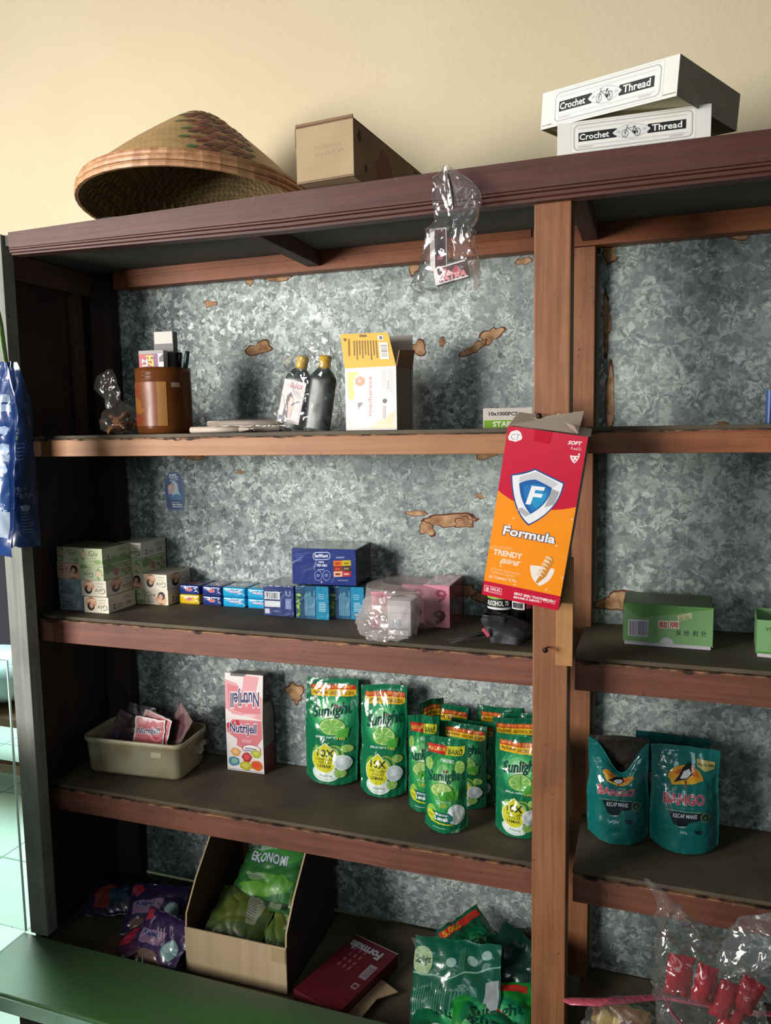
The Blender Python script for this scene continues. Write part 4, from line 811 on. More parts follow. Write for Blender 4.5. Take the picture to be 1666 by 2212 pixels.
# strip of blue sachets hanging at the left upright
blf = ink('#163a78', rough=.3, bump=.25, bscale=30, coat=.6); blf2 = ink('#0f2750', rough=.3, bump=.2, bscale=30, coat=.5)
def pillow(mb, W, H, T, mat, seed, crump=.003, nu=22, nv=26, M=Matrix(), flat=.08, waist=0, taper=0):
    def P(u, v, side, off=0):
        s_ = abs(2*u-1); t_ = abs(2*v-1); k_t = 1-taper*max(0, (v-.72)/.28)**1.5; p_ = max(0, 1-(s_/(1-flat))**2.2)**.7*max(0, 1-(t_/(1-flat))**2.5)**.7
        c_ = crump*noise.noise(Vector((u*W*20+seed, v*H*20, seed*1.7)))*1.5+crump*.5*((1-abs(noise.noise(Vector((u*W*34, v*H*34+seed, 2.2))))*1.5)**3-.4)
        k = 1-waist*math.exp(-((v-.5)/.18)**2)
        return M @ Vector(((u-.5)*W*k*k_t+crump*.7*noise.noise(Vector((0, v*6, seed))), side*(T*p_*.5+.0003)+c_-side*off*-1, (v-.5)*H+crump*.7*noise.noise(Vector((u*6, 3, seed)))))
    mb.grid(lambda u, v: P(u, v, -1), nu, nv, mat); mb.grid(lambda u, v: P(u, v, 1), nu, nv, mat)
    return lambda u, v, off: P(u, v, -1)+(M.to_3x3() @ Vector((0, -off, 0)))
def hanging_pack(label, P_top, P_bot, W, seed, m, rz=0, art=None, group='blue packs on the hanging strip'):
    up = P_top-P_bot; H = up.length; z = up.normalized(); x = Vector((math.cos(rz), math.sin(rz), 0)); y = z.cross(x).normalized(); x = y.cross(z)
    M = Matrix.Translation((P_top+P_bot)/2) @ Matrix((x, y, z)).transposed().to_4x4(); mb = MB()
    fn = pillow(mb, W, H, .022, m, seed, crump=.005, nu=22, nv=60, taper=.7)
    A = Art(mb, fn, W, H, nu=22, nv=60, step=1.5e-4, rough=.3, bump=.2, bscale=30, coat=.5); art(A) if art else None
    return tag(mb.build('hanging_pack', None, M), label, 'pack', group)
def bart(A):
    for i, (a, b) in enumerate(((.80, .84), (.755, .79), (.55, .59), (.50, .535), (.12, .18))): A.rect((.48, a), (.86, b), '#8fa3bb')
    for i in range(5): A.poly(blob_outline(.72, .66-.1*i, .12, .025, i+3), '#9db4cf')
    A.rect((.5, .25), (.9, .42), '#274c86'); A.rect((.62, .1), (.92, .24), '#aab9cc')
def bart2(A):
    A.text('MAX', (.40, .31), (.75, .31), (.40, .335), '#6a7a92'); A.text('UltRA', (.45, .27), (.88, .275), (.45, .30), '#7f8ea2'); A.lines((.5, .08), (.85, .24), 9, '#4a5c80'); A.ell((.52, .60), .07, .012, '#5d7a56'); A.lines((.45, .62), (.62, .76), 6, '#4c6088'); A.poly(blob_outline(.66, .22, .12, .02, 3), '#8e9aae')
    A.lines((.5, .48), (.8, .58), 5, '#3f5682')
hanging_pack('dark blue foil pack hung in front of the left upright, turned sideways', at(27, 782, Y=-.045), at(52, 1182, Y=-.045), .060, 3.0, blf2, rz=.5, art=bart2)
hanging_pack('bright blue foil pack cut by the left frame edge, silver printed', at(5, 782, Y=-.105), at(-8, 1198, Y=-.105), .07, 9.0, blf, rz=.1, art=bart)
gcord = thing('green_strap', 'pale green plastic strap holding the blue packs at the left edge', 'strap', Matrix.Translation((0, 0, 0)))
mb = MB(); mb.tube([at(-8, 650, Y=-.05), at(2, 700, Y=-.055), at(8, 750, Y=-.06), at(14, 784, Y=-.058)], [.003, .0042, .0052, .0048], ink('#7fa85f', rough=.4, bump=.4, bscale=90), n=10, flat=.35); mb.build('ribbon', gcord)

# ---------------------------------------------------------------- middle shelf, left bay
def giv_art(A, kind, flip, long_=False):
    bg = {'green': '#c9d3a8', 'cream': '#ece2cc', 'pink': '#e3b5a0', 'blue': '#8b9aa6', 'white': '#e6dccb'}[kind]
    if flip: A.map((1, 1), (0, 1), (1, 0))
    A.rect((0, 0), (1, 1), bg)
    if long_ == 'code':
        A.rect((0, 0), (1, .28 if kind == 'green' else .02), '#8fae63'); A.rect((.56, .62), (.92, .88), '#56504a'); A.rect((.57, .64), (.91, .86), bg); A.lines((.60, .68), (.88, .84), 3, '#6a635c'); A.bars((.62, .18), (.88, .50), n=14, bg=None, col='#5a544d'); A.lines((.30, .2), (.56, .48), 3, '#8d857a'); A.rect((.18, .15), (.24, .3), '#6a5c50'); A.rect((.18, .36), (.24, .5), '#6a5c50'); return
    w_ = 1
    gx = (.44, .82) if kind in ('green',) else ((.04, .46) if kind in ('pink', 'cream', 'white') else (.10, .55))
    if long_: gx = (.06, .40)
    if kind in ('cream', 'pink', 'white'):
        x0 = .70 if not long_ else .62
        A.poly(blob_outline(x0, .32, .22, .34, 3, rough=.15), '#e6a77a'); A.ell((x0+.02, .60), .15, .27, '#241c1a'); A.ell((x0-.01, .52), .085, .19, '#dfae93'); A.poly(blob_outline(x0-.08, .24, .10, .13, 5), '#efc9a4'); A.poly(blob_outline(x0+.08, .22, .10, .13, 8), '#eec19a'); A.poly([(x0-.16, .12), (x0, .07), (x0+.14, .13), (x0, .02)], '#3b2a26')
    elif kind == 'green':
        for i in range(9): A.ell((.12+.05*(i % 3), .15+.09*i), .13, .05, ['#a3b77c', '#dfe4bd', '#8aa767'][i % 3], rot=35*i)
        A.ell((.18, .60), .12, .16, '#e3c3a4'); A.poly(blob_outline(.8, .15, .2, .12, 6), '#8fae63')
        if long_: A.poly(blob_outline(.55, .6, .10, .22, 4), '#c47a86'); A.poly(blob_outline(.8, .3, .18, .28, 9), '#7f9a5e'); A.poly(blob_outline(.45, .2, .2, .14, 7), '#a9ba7e')
    else:
        A.poly(blob_outline(.35, .25, .28, .22, 5), '#5f7280'); A.rect((.74, .12), (.88, .72), '#a8b6c0'); A.ell((.80, .75), .09, .12, '#8494a0')
    A.text('Giv', (gx[0], .50), (gx[1], .50), (gx[0], .84), '#3f4a34' if kind != 'blue' else '#3c4a5a', bold=-.005)
    A.lines((gx[0]+.08, .36), (gx[1], .42), 1, '#8a8474', th=.5); A.lines((gx[0]+.05, .16), (gx[1], .26), 2, '#8a8474')
giv_w, giv_h, giv_d = .0635, .0345, .092
def giv(i, kind, flip, x, y, z, rz, label, side, code=False, w=giv_w):
    M = Matrix.Translation((x, y, z)) @ Matrix.Rotation(rz, 4, 'Z'); mb = MB(); mb.box(0, w, 0, giv_d, 0, giv_h, ink({'green': '#c3cfa0', 'cream': '#e4d8c2', 'pink': '#dcae9a', 'blue': '#84939f', 'white': '#ddd2c0'}[kind], rough=.35), .0006)
    f = faces_of(mb, w, giv_d, giv_h, step=5e-5, rough=.35); giv_art(f['front'], kind, flip); giv_art(f['right'], side, flip if not code else False, 'code' if code else True)
    if kind == 'green': f['top'].rect((.02, .02), (.98, .98), '#8c9a74')
    return tag(mb.build('soap_box', None, M), label, 'soap box', 'soap boxes at the left end of the middle shelf')
R = random.Random(12); gh = giv_h+.0006
ax, ay = -1.066+.004, .133; z0 = S2+.0005
for i, (k, fl, nm) in enumerate((('blue', 0, 'blue soap box in the shade, lowest of the left front stack'), ('blue', 0, 'blue soap box in the shade, second from below in the left front stack'), ('pink', 0, 'pink soap box with a dark-haired person, third in the left front stack'), ('green', 0, 'green soap box topping the shaded left front stack'))):
    giv(i, k, fl, -1.0585+R.uniform(-.002, .001), .133+R.uniform(0, .003), z0+i*gh, .0, nm, k)
bx0, by0 = -.979, .125
for i, (k, fl, sd, code, nm) in enumerate((('cream', 1, 'cream', True, 'white soap box with bar code side, lowest of the second front stack'), ('cream', 1, 'cream', False, 'white soap box printed upside down, second in the second front stack'), ('green', 1, 'green', False, 'green soap box turned upside down, third in the second front stack'), ('green', 0, 'green', True, 'green soap box topping the second front stack, bar code on its side'))):
    giv(i, k, fl, bx0+(.006, -.002, -.006, -.006)[i]-.012, by0+(0, .004, .006, .004)[i], z0+i*gh, (0.01, .03, -.02, -.01)[i], nm, sd, code)
for i, (k, fl, sd, code, nm) in enumerate((('green', 0, 'green', False, 'green soap box, lowest of the rear stack'), ('cream', 0, 'cream', False, 'cream soap box, second of the rear stack'), ('green', 1, 'green', False, 'green soap box, third of the rear stack, pink flower on its side'), ('white', 1, 'white', True, 'white soap box with bar code side topping the rear stack'))):
    giv(i, k, fl, -.968+.0*i, .2265-(.004 if i > 1 else 0), z0+i*gh, .0, nm, sd, code)
for i, (k, fl, sd, code, nm) in enumerate((('cream', 0, 'cream', True, 'cream soap box with a person laughing, lower of the short right stack'), ('cream', 1, 'cream', False, 'cream soap box printed upside down, upper of the short right stack'))):
    giv(i, k, fl, -.9035, .2270-.002*i, z0+i*gh, .0, nm, sd, code, w=.0615)
# wrapped soap bars
def bar_soap(label, x, y, z, w, h, d, c, c2, txt, seed):
    M = Matrix.Translation((x, y, z)); mb = MB(); b = bmesh.new(); bmesh.ops.create_cube(b, size=1)
    for q in b.verts: q.co = Vector(((q.co.x+.5)*w, (q.co.y+.5)*d, (q.co.z+.5)*h))
    bmesh.ops.bevel(b, geom=b.edges[:], offset=h*.2, segments=4, affect='EDGES', profile=.55); mb.bm(b, ink(c, rough=.16, bump=.35, bscale=70, coat=.7), smooth=True)
    f = faces_of(mb, w, d, h, rough=.2, coat=.5, step=6e-5, k=3); A = f['front']
    if txt == 'NUVO': A.poly([(.22, .62), (.36, .78), (.82, .66), (.84, .42), (.62, .36), (.26, .48)], '#8d86b4'); A.text('NUVO', (.30, .46), (.78, .44), (.31, .70), '#eef4fa', bold=.04, out='#5a4f8c')
    else: A.ell((.5, .52), .17, .18, '#e8d8d8'); A.ell((.5, .52), .155, .15, '#c2222c'); A.text('Nuvo', (.38, .46), (.62, .46), (.39, .60), '#f4dede')
    A.poly([(.97, .2), (.97, .85), (.80, .55)], c2); A.poly([(.02, .02), (.98, .02), (.90, .14), (.1, .12)], c2); A.poly([(.97, .2), (.80, .55), (.82, .56), (.975, .24)], '#e6eef4')
    T = f['top']; T.ell((.5, .4), .28, .22, '#b2aaa4' if txt == 'NUVO' else '#b06a60'); T.rect((.08, .78), (.9, .86), '#c6c0ba')
    return tag(mb.build('soap_bar', None, M), label, 'soap bar', 'wrapped soap bars in a row')
sh_ = .0215
cols_ = [(386, 432, 'blue', 'yellow', 'first'), (436, 479, 'blue', 'blue', 'second'), (480, 531, 'cyan', 'cyan', 'third'), (533, 577, 'cyan', 'cyan', 'fourth')]
pc = {'blue': ('#16307c', '#0f2258'), 'yellow': ('#e0bc10', '#b8960c'), 'cyan': ('#12a4d6', '#0c86b8')}
for j, (xa, xb, ct, cb, nm) in enumerate(cols_):
    a = at(xa, 1307, Z=S2); b = at(xb, 1309, Z=S2); yy = .252
    a = at(xa, 1300, Y=yy); b = at(xb, 1300, Y=yy)
    for lv, c in ((0, cb), (1, ct)):
        lab = f"{ {'blue':'dark blue','yellow':'bright yellow','cyan':'cyan blue'}[c]} wrapped soap bar, {('lower','upper')[lv]} in the {nm} pair from the soap boxes"
        bar_soap(lab, a.x+.0015, yy, S2+.0006+lv*(sh_+.0006), b.x-a.x-.002, sh_, .064, pc[c][0], pc[c][1], 'NUVO' if c == 'cyan' else 'n', j)
# tea boxes
def wrapped(name, label, cat, bl, br, ztop, D, base, art, group, z=None, lay='front', bump=.35):
    zz = (S2+.0006) if z is None else z; a = Vector((bl.x, bl.y, zz)); b = Vector((br.x, br.y, zz)); M, W = frame(a, b); H = ztop-zz; mb = MB(); mb.box(0, W, 0, D, 0, H, ink(base, rough=.25, bump=bump, bscale=38, coat=.8), .0012)
    f = faces_of(mb, W, D, H, step=7e-5, rough=.25, bump=bump, bscale=38, coat=.8, k=2); art(f, mb, W, D, H); return tag(mb.build(name, None, M), label, cat, group)
def zt(px, py, P): return at(px, py, Y=P.y).z
bl, br = at(570, 1330, Z=S2), at(636, 1334, Z=S2)
def t1(f, *_):
    A = f['front']; A.bars((.05, .55), (.55, .80), n=12, bg='#d8dce0'); A.rect((.04, .30), (.55, .50), '#cfd4d8'); A.rect((.05, .08), (.20, .24), '#c3c9d2'); A.rect((.72, .25), (.92, .60), '#6d7cae'); A.text('U', (.74, .66), (.90, .66), (.74, .84), '#8792bd', bold=.05); A.lines((.74, .28), (.90, .56), 6, '#a9b3d2'); A.ell((.42, .14), .12, .06, '#5a6aa0', a0=0, a1=180)
    f['top'].rect((.05, .05), (.95, .95), '#34384c')
wrapped('tea_box', 'dark blue film-wrapped tea box with white labels, leftmost of the three', 'tea box', bl, br, zt(569, 1264, bl), .10, '#26366e', t1, 'film-wrapped tea boxes')
def t2(f, *_):
    A = f['front']; A.rect((.0, 0), (.30, .95), '#1d4566'); A.rect((.30, .0), (.62, 1), '#22587e'); A.rect((.62, 0), (1, 1), '#1d86ac')
    for i in range(6): A.ell((.07+.03*(i % 2), .12+i*.12), .075, .045, ['#7fa33c', '#4d7a2c', '#a3bb55'][i % 3], rot=50+i*25)
    A.lines((.28, .10), (.60, .92), 8, '#7fb4c8', vertical=True); A.lines((.70, .25), (.95, .55), 6, '#b9dbe4'); A.lines((.70, .62), (.9, .8), 3, '#8fc2d4')
    f['top'].rect((.05, .05), (.95, .95), '#3c4450')
for (xa, xb, nm, tp) in ((640, 711, 'middle', 1265), (714, 787, 'rightmost', 1266)):
    bl, br = at(xa, 1336, Z=S2), at(xb, 1340, Z=S2); br.y = bl.y+.004
    wrapped('tea_box', f'teal film-wrapped tea box with green leaves, {nm} of the three', 'tea box', bl, br, zt(xa, tp, bl), .098, '#1f5f86', t2, 'film-wrapped tea boxes')
zz = zt(640, 1265, at(640, 1336, Z=S2))+.0015
a = at(632, 1256, Z=zz); b = at(770, 1263, Z=zz); ya = .205; a = at(632, 1255, Y=ya); b = at(770, 1262, Y=ya+.01); a.z = b.z = zz
def t3(f, *_):
    A = f['front']; A.map((322, 378), (835, 402), (322, 142))
    def pill(cx, cy, rx, ry): return [(cx+(rx-ry)*(1 if math.cos(t_) > 0 else -1)+ry*math.cos(t_), cy+ry*math.sin(t_)) for t_ in [math.radians(i*15) for i in range(24)]]
    A.poly(pill(563, 200, 70, 26), '#dfe4f0'); A.poly(pill(563, 200, 66, 22), '#2c3f88'); A.text('SariWangi', (508, 214), (614, 218), (508, 185), '#eef0f6', bold=.03)
    A.text('100%', (538, 246), (582, 248), (538, 232), '#d5daea', bold=.03); A.text('TEH ASLI', (520, 268), (604, 270), (520, 252), '#e6e9f2', bold=.04); A.lines((530, 292), (598, 284), 1, '#9aa5cc', th=.8)
    for cx in (534, 600): A.ell((cx, 328), 31, 34, '#a9b4d8'); A.ell((cx, 328), 28, 31, '#26397e'); A.lines((cx-16, 335), (cx+16, 315), 3, '#a9b4d8')
    for i, c in enumerate(('#d8742a', '#c9b02e', '#8e2a2a', '#3a3326', '#e2b48a', '#b5303c')): x = 657+(i % 2)*69; y = 338-(2-i//2)*35; A.rect((x, y), (x+69, y-35), c); A.rect((x+14, y-10), (x+52, y-22), ['#a8321c', '#8a7a16', '#c45038', '#9a8a5a', '#7a2a1c', '#e0b0a8'][i])
    A.lines((680, 218), (760, 206), 2, '#c3cae2'); A.text('SARIWANGI', (690, 366), (768, 368), (690, 358), '#c3cae2'); A.lines((352, 230), (420, 170), 5, '#5266a8'); A.text('&', (552, 376), (566, 376), (552, 362), '#e6e9f2')
    f['top'].rect((.02, .02), (.98, .98), '#4a4644'); f['right'].rect((.02, .02), (.98, .98), '#232a3c')
M, W = frame(a, b); H = zt(631, 1184, a)-zz; mb = MB(); mb.box(0, W, 0, .105, 0, H, ink('#24377c', rough=.22, bump=.3, bscale=30, coat=.8), .0012); f = faces_of(mb, W, .105, H, step=7e-5, rough=.22, bump=.3, bscale=30, coat=.8, k=2); t3(f)
tag(mb.build('tea_box', None, M), 'long dark blue tea box lying across the top of the other tea boxes', 'tea box')
# pink mosquito coil style packs with a large 9, white carton, all in film
pk = '#d98a9a'
def t4(f, *_):
    A = f['front']; A.rect((.04, .04), (.96, .96), '#dd93a2'); A.text('9', (.35, .08), (.85, .08), (.35, .42), '#6a2338', bold=.05); A.text('9', (.45, .6), (.9, .6), (.45, .9), '#a8506a', bold=.02); A.poly([(.05, .04), (.4, .04), (.1, .2)], '#9c2450'); A.lines((.2, .45), (.8, .56), 2, '#b8607a')
    T = f['top']; T.ell((.5, .3), .3, .14, '#9f7a7e'); T.ell((.5, .3), .24, .11, '#b58e92'); f['right'].rect((.03, .05), (.97, .95), '#a8485e'); f['right'].rect((.03, .35), (.97, .60), '#7c2a40')
B0 = at(803, 1353, Z=S2); B1 = at(846, 1356, Z=S2); Y_ = .165
a = at(803, 1350, Y=Y_); b = at(846, 1350, Y=Y_)
wrapped('pink_pack', 'pink pack with a large figure nine, foremost in the clear bag', 'pack', a, b, zt(800, 1278, a), .07, pk, t4, 'pink packs on the middle shelf', bump=.1)
a2 = Vector((b.x+.003, .225, 0)); b2 = Vector((b.x+.052, .225, 0)); wrapped('pink_pack', 'pink pack behind the white carton, second in the clear bag', 'pack', a2, b2, zt(870, 1262, a2), .07, pk, t4, 'pink packs on the middle shelf', bump=.1)
a3 = Vector((b2.x+.003, .20, 0)); b3 = Vector((b2.x+.055, .20, 0)); wrapped('pink_pack', 'pink pack at the right end, largest face and plum side showing', 'pack', a3, b3, zt(905, 1262, a3), .11, pk, t4, 'pink packs on the middle shelf', bump=.1)
a4 = at(838, 1352, Y=.125); b4 = at(888, 1352, Y=.125)
def t5(f, *_): f['front'].bars((.15, .25), (.65, .50), n=10, bg='#dfe3ea', col='#9aa6ba'); f['front'].rect((.05, .62), (.95, .66), '#c9bfc2')
wrapped('white_carton', 'small white carton with a bar code at the front of the clear bag', 'carton', a4, b4, zt(838, 1296, a4), .035, '#ddd6d8', t5, None, bump=.1)
pb_ = thing('film_bag', 'cloudy crumpled plastic bag around the pink packs, hanging over the shelf edge', 'bag', Matrix.Translation(at(860, 1350, Y=.1)))
o_ = pb_.matrix_world.translation.copy(); mb = MB()
def rl(px, py, Y): return at(px, py, Y=Y)-o_
bag_mesh(mb, [(Vector((rl(838, 1350, .125).x, rl(838, 1350, .125).y, S2+.0015-o_.z)), .054, .030, 0), (rl(836, 1345, .125), .060, .036, 0), (rl(840, 1325, .13), .058, .038, 0), (rl(846, 1300, .135), .056, .036, 0), (rl(850, 1286, .135), .044, .02, 0)], filmB, 5.5, crump=.006)
mb.build('film', pb_)
mb = MB(); bag_mesh(mb, [(Vector((rl(880, 1350, .24).x, .235-o_.y, S2+.001-o_.z)), .078, .068, 0), (rl(880, 1330, .235), .084, .074, 0), (rl(880, 1300, .235), .084, .075, 0), (rl(880, 1262, .235), .082, .072, 0), (rl(880, 1253, .235), .05, .05, 0), (rl(880, 1251, .235), .004, .004, 0)], filmB, 2.5, crump=.003); mb.build('outer_film', pb_)
mb = MB(); mb.grid(lambda u, v: rl(755+u*48+v*25, 1322+u*8+v*52*(.3+.7*u), .16-.09*v)+Vector((0, -.008*noise.noise(Vector((u*4, v*4, 1))), .006*noise.noise(Vector((u*5, v*5, 7))))), 14, 14, filmB); mb.build('bag_handle', pb_)
mb = MB(); mb.grid(lambda u, v: rl(790+u*92, 1362-6*math.sin(u*3)+v*(18+12*math.sin(u*3.1)), .0735-.002*v+.013*(v < .01))+Vector((0, -.006*abs(noise.noise(Vector((u*5, v*2, 3)))), .003*noise.noise(Vector((u*6, v*5, 7))))), 26, 10, filmB); mb.build('bag_flap', pb_)
# dark pouch bag, bottles, red bit
dkf = ink('#2c2b2b', rough=.6, bump=.3, bscale=50)
P = at(1095, 1392, Y=.135); db_ = thing('cloth_bag', 'dark grey crumpled cloth bag at the right end of the middle shelf', 'bag', Matrix.Translation((P.x, .135, S2+.001))); o_ = db_.matrix_world.translation.copy()
mb = MB(); bag_mesh(mb, [(Vector((rl(1098, 1398, .125).x, -.01, .006)), .014, .012, 0), (rl(1098, 1383, .125), .038, .030, 0), (rl(1098, 1365, .130), .048, .034, 0), (rl(1092, 1348, .135), .046, .032, 0), (rl(1078, 1336, .14), .034, .022, 0), (rl(1066, 1326, .142), .018, .014, 0)], dkf, 8.5, crump=.010, nu=40, nv=36); mb.build('fabric', db_)
mb = MB(); mb.tube([rl(1060, 1372, .11), rl(1035, 1368, .10), rl(1005, 1375, .095), rl(965, 1384, .09), rl(975, 1388, .088), rl(1010, 1378, .09), rl(1045, 1372, .10)], [.004, .007, .008, .006, .005, .005, .004], dkf, n=10, flat=.3); mb.build('strap', db_)
mb = MB(); mb.add([rl(1040, 1360, .095), rl(1046, 1356, .095), rl(1059, 1372, .093), rl(1053, 1377, .093), rl(1040, 1360, .097), rl(1046, 1356, .097), rl(1059, 1372, .095), rl(1053, 1377, .095)], [[0, 1, 2, 3], [7, 6, 5, 4], [0, 4, 5, 1], [1, 5, 6, 2], [2, 6, 7, 3], [3, 7, 4, 0]], ink('#a82844', rough=.6)); mb.build('red_tab', db_)
for (px, lab, lx_) in ((1082, 'black bottle with a lime and black label reading ALKOHOL, behind the hanging box', 0), (1132, 'black bottle with a white square label, hidden by the hanging box and post', 1)):
    q = at(px, 1330, Y=.215); o = thing('bottle', lab, 'bottle', Matrix.Translation((q.x, .215, S2+.0006)), 'black bottles at the post'); mb = MB(); rb_ = .026
    mb.lathe([(.001, 0), (rb_*.95, 0), (rb_, .004), (rb_, .105), (rb_*.8, .12), (.011, .13), (.011, .14)], ink('#0d0d0e', rough=.2), n=32); mb.build('bottle_body', o)
    mb = MB(); mb.lathe([(.0125, .138), (.0125, .158), (.0005, .159)], ink('#1a1a1a'), n=24); mb.build('cap', o)
    mb = MB(); A = Art(mb, lambda u, v, k: (lambda a_: Vector(((rb_+.0003+k)*math.cos(a_), (rb_+.0003+k)*math.sin(a_), .045+.05*v)))(math.radians(-150+u*130)), .06, .06, nu=16, nv=2)
    if not lx_: A.rect((0, 0), (1, .08), '#dcdcda'); A.rect((0, .08), (1, .40), '#151515'); A.rect((0, .40), (1, 1), '#8fb03c'); A.text('ALKOHOL 70', (.02, .14), (.80, .14), (.02, .34), '#e8e8e6', bold=.02)
    else: A.rect((.1, .05), (.55, .35), '#d8d8d6'); A.rect((.14, .10), (.5, .3), '#3a3438'); A.rect((.6, .1), (.9, .5), '#8a2a3c')
    mb.build('label', o)

# ---------------------------------------------------------------- middle shelf, right bay
def green_box(label, bl, br, ztop, D, art, openend=False):
    zz = S2+.0006; a = Vector((bl.x, bl.y, zz)); b = Vector((br.x, br.y, zz)); M, W = frame(a, b); H = ztop-zz; o = thing('green_carton', label, 'carton', M, None)
    g1 = ink('#7fae72', rough=.4); g_top = ink('#4f6b38', rough=.45); mb = MB(); mb.box(.003, W-.003, .003, D, 0, H*.5, ink('#cdc9cc', rough=.5), .0005); mb.build('inner_tray', o)
    mb = MB(); t = .0012; z_ = .007; mb.box(0, W, 0, t, z_, H, g1, .0003); mb.box(0, W, D, D+t, z_, H, g1, .0003); mb.box(W-t, W, 0, D, z_-.002, H, g1, .0003); mb.box(0, t, 0, D, z_, H, g1, .0003)
    if not openend: mb.box(0, W, 0, D, H-t, H, g_top, .0003)
    art(Art(mb, lambda u, v, k: Vector((u*W, -k, z_+v*(H-z_))), W, H-z_, step=6e-5), Art(mb, lambda u, v, k: Vector((u*W, v*D, H+k)), W, D))
    mb.build('sleeve', o); return o
bl = at(1345, 1392, Z=S2); br = at(1540, 1407, Z=S2)
def gA(A, T):
    A.map((555, 474), (1240, 552), (560, 214)); A.poly([(560, 214), (1256, 280), (1256, 300), (700, 326), (560, 232)], '#629a4e'); A.poly([(600, 330), (758, 345), (752, 462), (597, 442)], '#ddd9e2')
    k0 = A.k
    R = random.Random(6)
    for i in range(15): x = 612+i*9.3; w_ = R.choice((3, 5, 6.5)); A.k = k0; A.poly([(x, 340+(x-600)*.09), (x+w_, 340+(x+w_-600)*.09), (x+w_-2, 438+(x+w_-600)*.09), (x-2, 438+(x-600)*.09)], '#6e6a78')
    A.k = k0+1; A.poly([(972, 328), (1080, 312), (1086, 350), (985, 368)], '#c9cf9c'); A.text('50.00', (990, 362), (1066, 356), (988, 336), '#6e7458', shear=.2)
    for (x, c, y) in ((838, '龍', 402), (920, '牌', 408)): A.poly([(x-5, y+4), (x+69, y+9), (x+69, y-45), (x-5, y-50)], '#e6d6c4'); A.text(c, (x, y), (x+64, y+5), (x, y-44), '#b0222c', bold=.012)
    for x, c in ((965, '保'), (1028, '险'), (1090, '别'), (1153, '针')): A.text(c, (x, 462+(x-965)*.09), (x+40, 465+(x-965)*.09), (x, 424+(x-965)*.09), '#2c4440', bold=.015)
    A.ell((892, 522), 55, 52, '#c9c5ca', a0=180, a1=360, n=20)
    T.rect((.30, .5), (.82, .9), '#5a4a32'); T.lines((.3, .2), (.7, .3), 2, '#5d6a4a')
green_box('green carton with red and black characters and a bar code, white tray showing below', bl, br, zt(1344, 1302, bl), .10, gA)
bl = at(1632, 1420, Z=S2); br = Vector((bl.x+.11, bl.y-.01, 0))
def gB(A, T): A.rect((0, 0), (1, .06), '#4f9440'); A.text('CHINA', (.38, .80), (.12, .80), (.38, .68), '#3c6236', bold=.01)
green_box('second green carton, open topped, cut by the right frame edge', bl, br, zt(1632, 1338, bl), .09, gB, openend=True)
mbx = MB(); M, W = frame(Vector((bl.x, bl.y, S2)), Vector((br.x, br.y, S2)))
# ---------------------------------------------------------------- lower shelf: pouches
def pouch(label, bl, br, top_px, base, art, seed, T=.018, lean=0, group='green dish soap pouches', waist=0, wv=.5, twist=0, name='refill_pouch', zz=None, Hfix=None, front_dip=0, inner=None, coat=.8, bumpy=.45):
    zz = S3+.0006 if zz is None else zz; a = Vector((bl.x, bl.y, zz)); b = Vector((br.x, br.y, zz)); M, W = frame(a, b)
    H = Hfix or (at(top_px[0], top_px[1], Y=a.y+lean*.15).z-zz); M = Matrix.Translation((0, 0, T*math.sin(lean)+.0005)) @ M @ Matrix.Rotation(-lean, 4, 'X'); mb = MB(); NU, NV = 40, 80
    def P(u, v, side):
        s_ = 2*u-1; a_ = abs(s_); e = max(0, 1-(a_/.93)**2.6); vt = min(1, max(0, (1-v-.05)/.75))**.75
        tk = T*e*vt*(1+.15*math.cos(v*5+seed))
        lump = .0036*noise.noise(Vector((u*3.2+seed*3, v*4.2, seed)))*(1 if e > 0 else .6)+.0014*(1-2*abs(noise.noise(Vector((u*7, v*9, seed+4)))))
        kx = 1-waist*math.exp(-((v-wv)/.10)**2)-.02*math.sin(v*7+seed)
        wob = .0016*noise.noise(Vector((0, v*5, seed+2)))
        dip = front_dip*math.exp(-((u-.55)/.30)**2)*max(0, (v-.40)/.60)**1.3 if side < 0 else 0
        zb = .010*a_**3*(1-v)**4       # side fins lift off the shelf
        return Vector((W/2+s_*W/2*kx+wob, -side*0+side*tk+lump+twist*s_*v*.02, v*H*(1-.012*math.sin(u*4+seed))-dip*H+zb))
    m = ink(base, rough=.22, bump=bumpy, bscale=34, coat=coat)
    mb.grid(lambda u, v: P(u, v, -1), NU, NV, m); mb.grid(lambda u, v: P(u, v, 1)+Vector((0, .0008, 0)), NU, NV, ink(inner, rough=.4) if inner else m)
    mb.add([P(i/NU, 0, -1) for i in range(NU+1)]+[P(i/NU, 0, 1) for i in range(NU+1)], [[i, i+NU+1, i+NU+2, i+1] for i in range(NU)], m)
    if not inner: mb.add([P(i/NU, 1, -1) for i in range(NU+1)]+[P(i/NU, 1, 1)+Vector((0, .0008, 0)) for i in range(NU+1)], [[i, i+1, i+NU+2, i+NU+1] for i in range(NU)], m)
    def fn(u, v, o):
        u = min(1, max(0, u)); v = min(1, max(0, v)); p = P(u, v, -1); dx = P(min(1, u+.01), v, -1)-P(max(0, u-.01), v, -1); dz = P(u, min(1, v+.01), -1)-P(u, max(0, v-.01), -1); n = dx.cross(dz).normalized()
        if n.y > 0: n = -n
        return p+n*o
    A = Art(mb, fn, W, H, nu=NU, nv=NV, step=1.7e-4, k=2, rough=.22, bump=bumpy, bscale=34, coat=coat); art(A)
    return tag(mb.build(name, None, M), label, 'pouch', group)
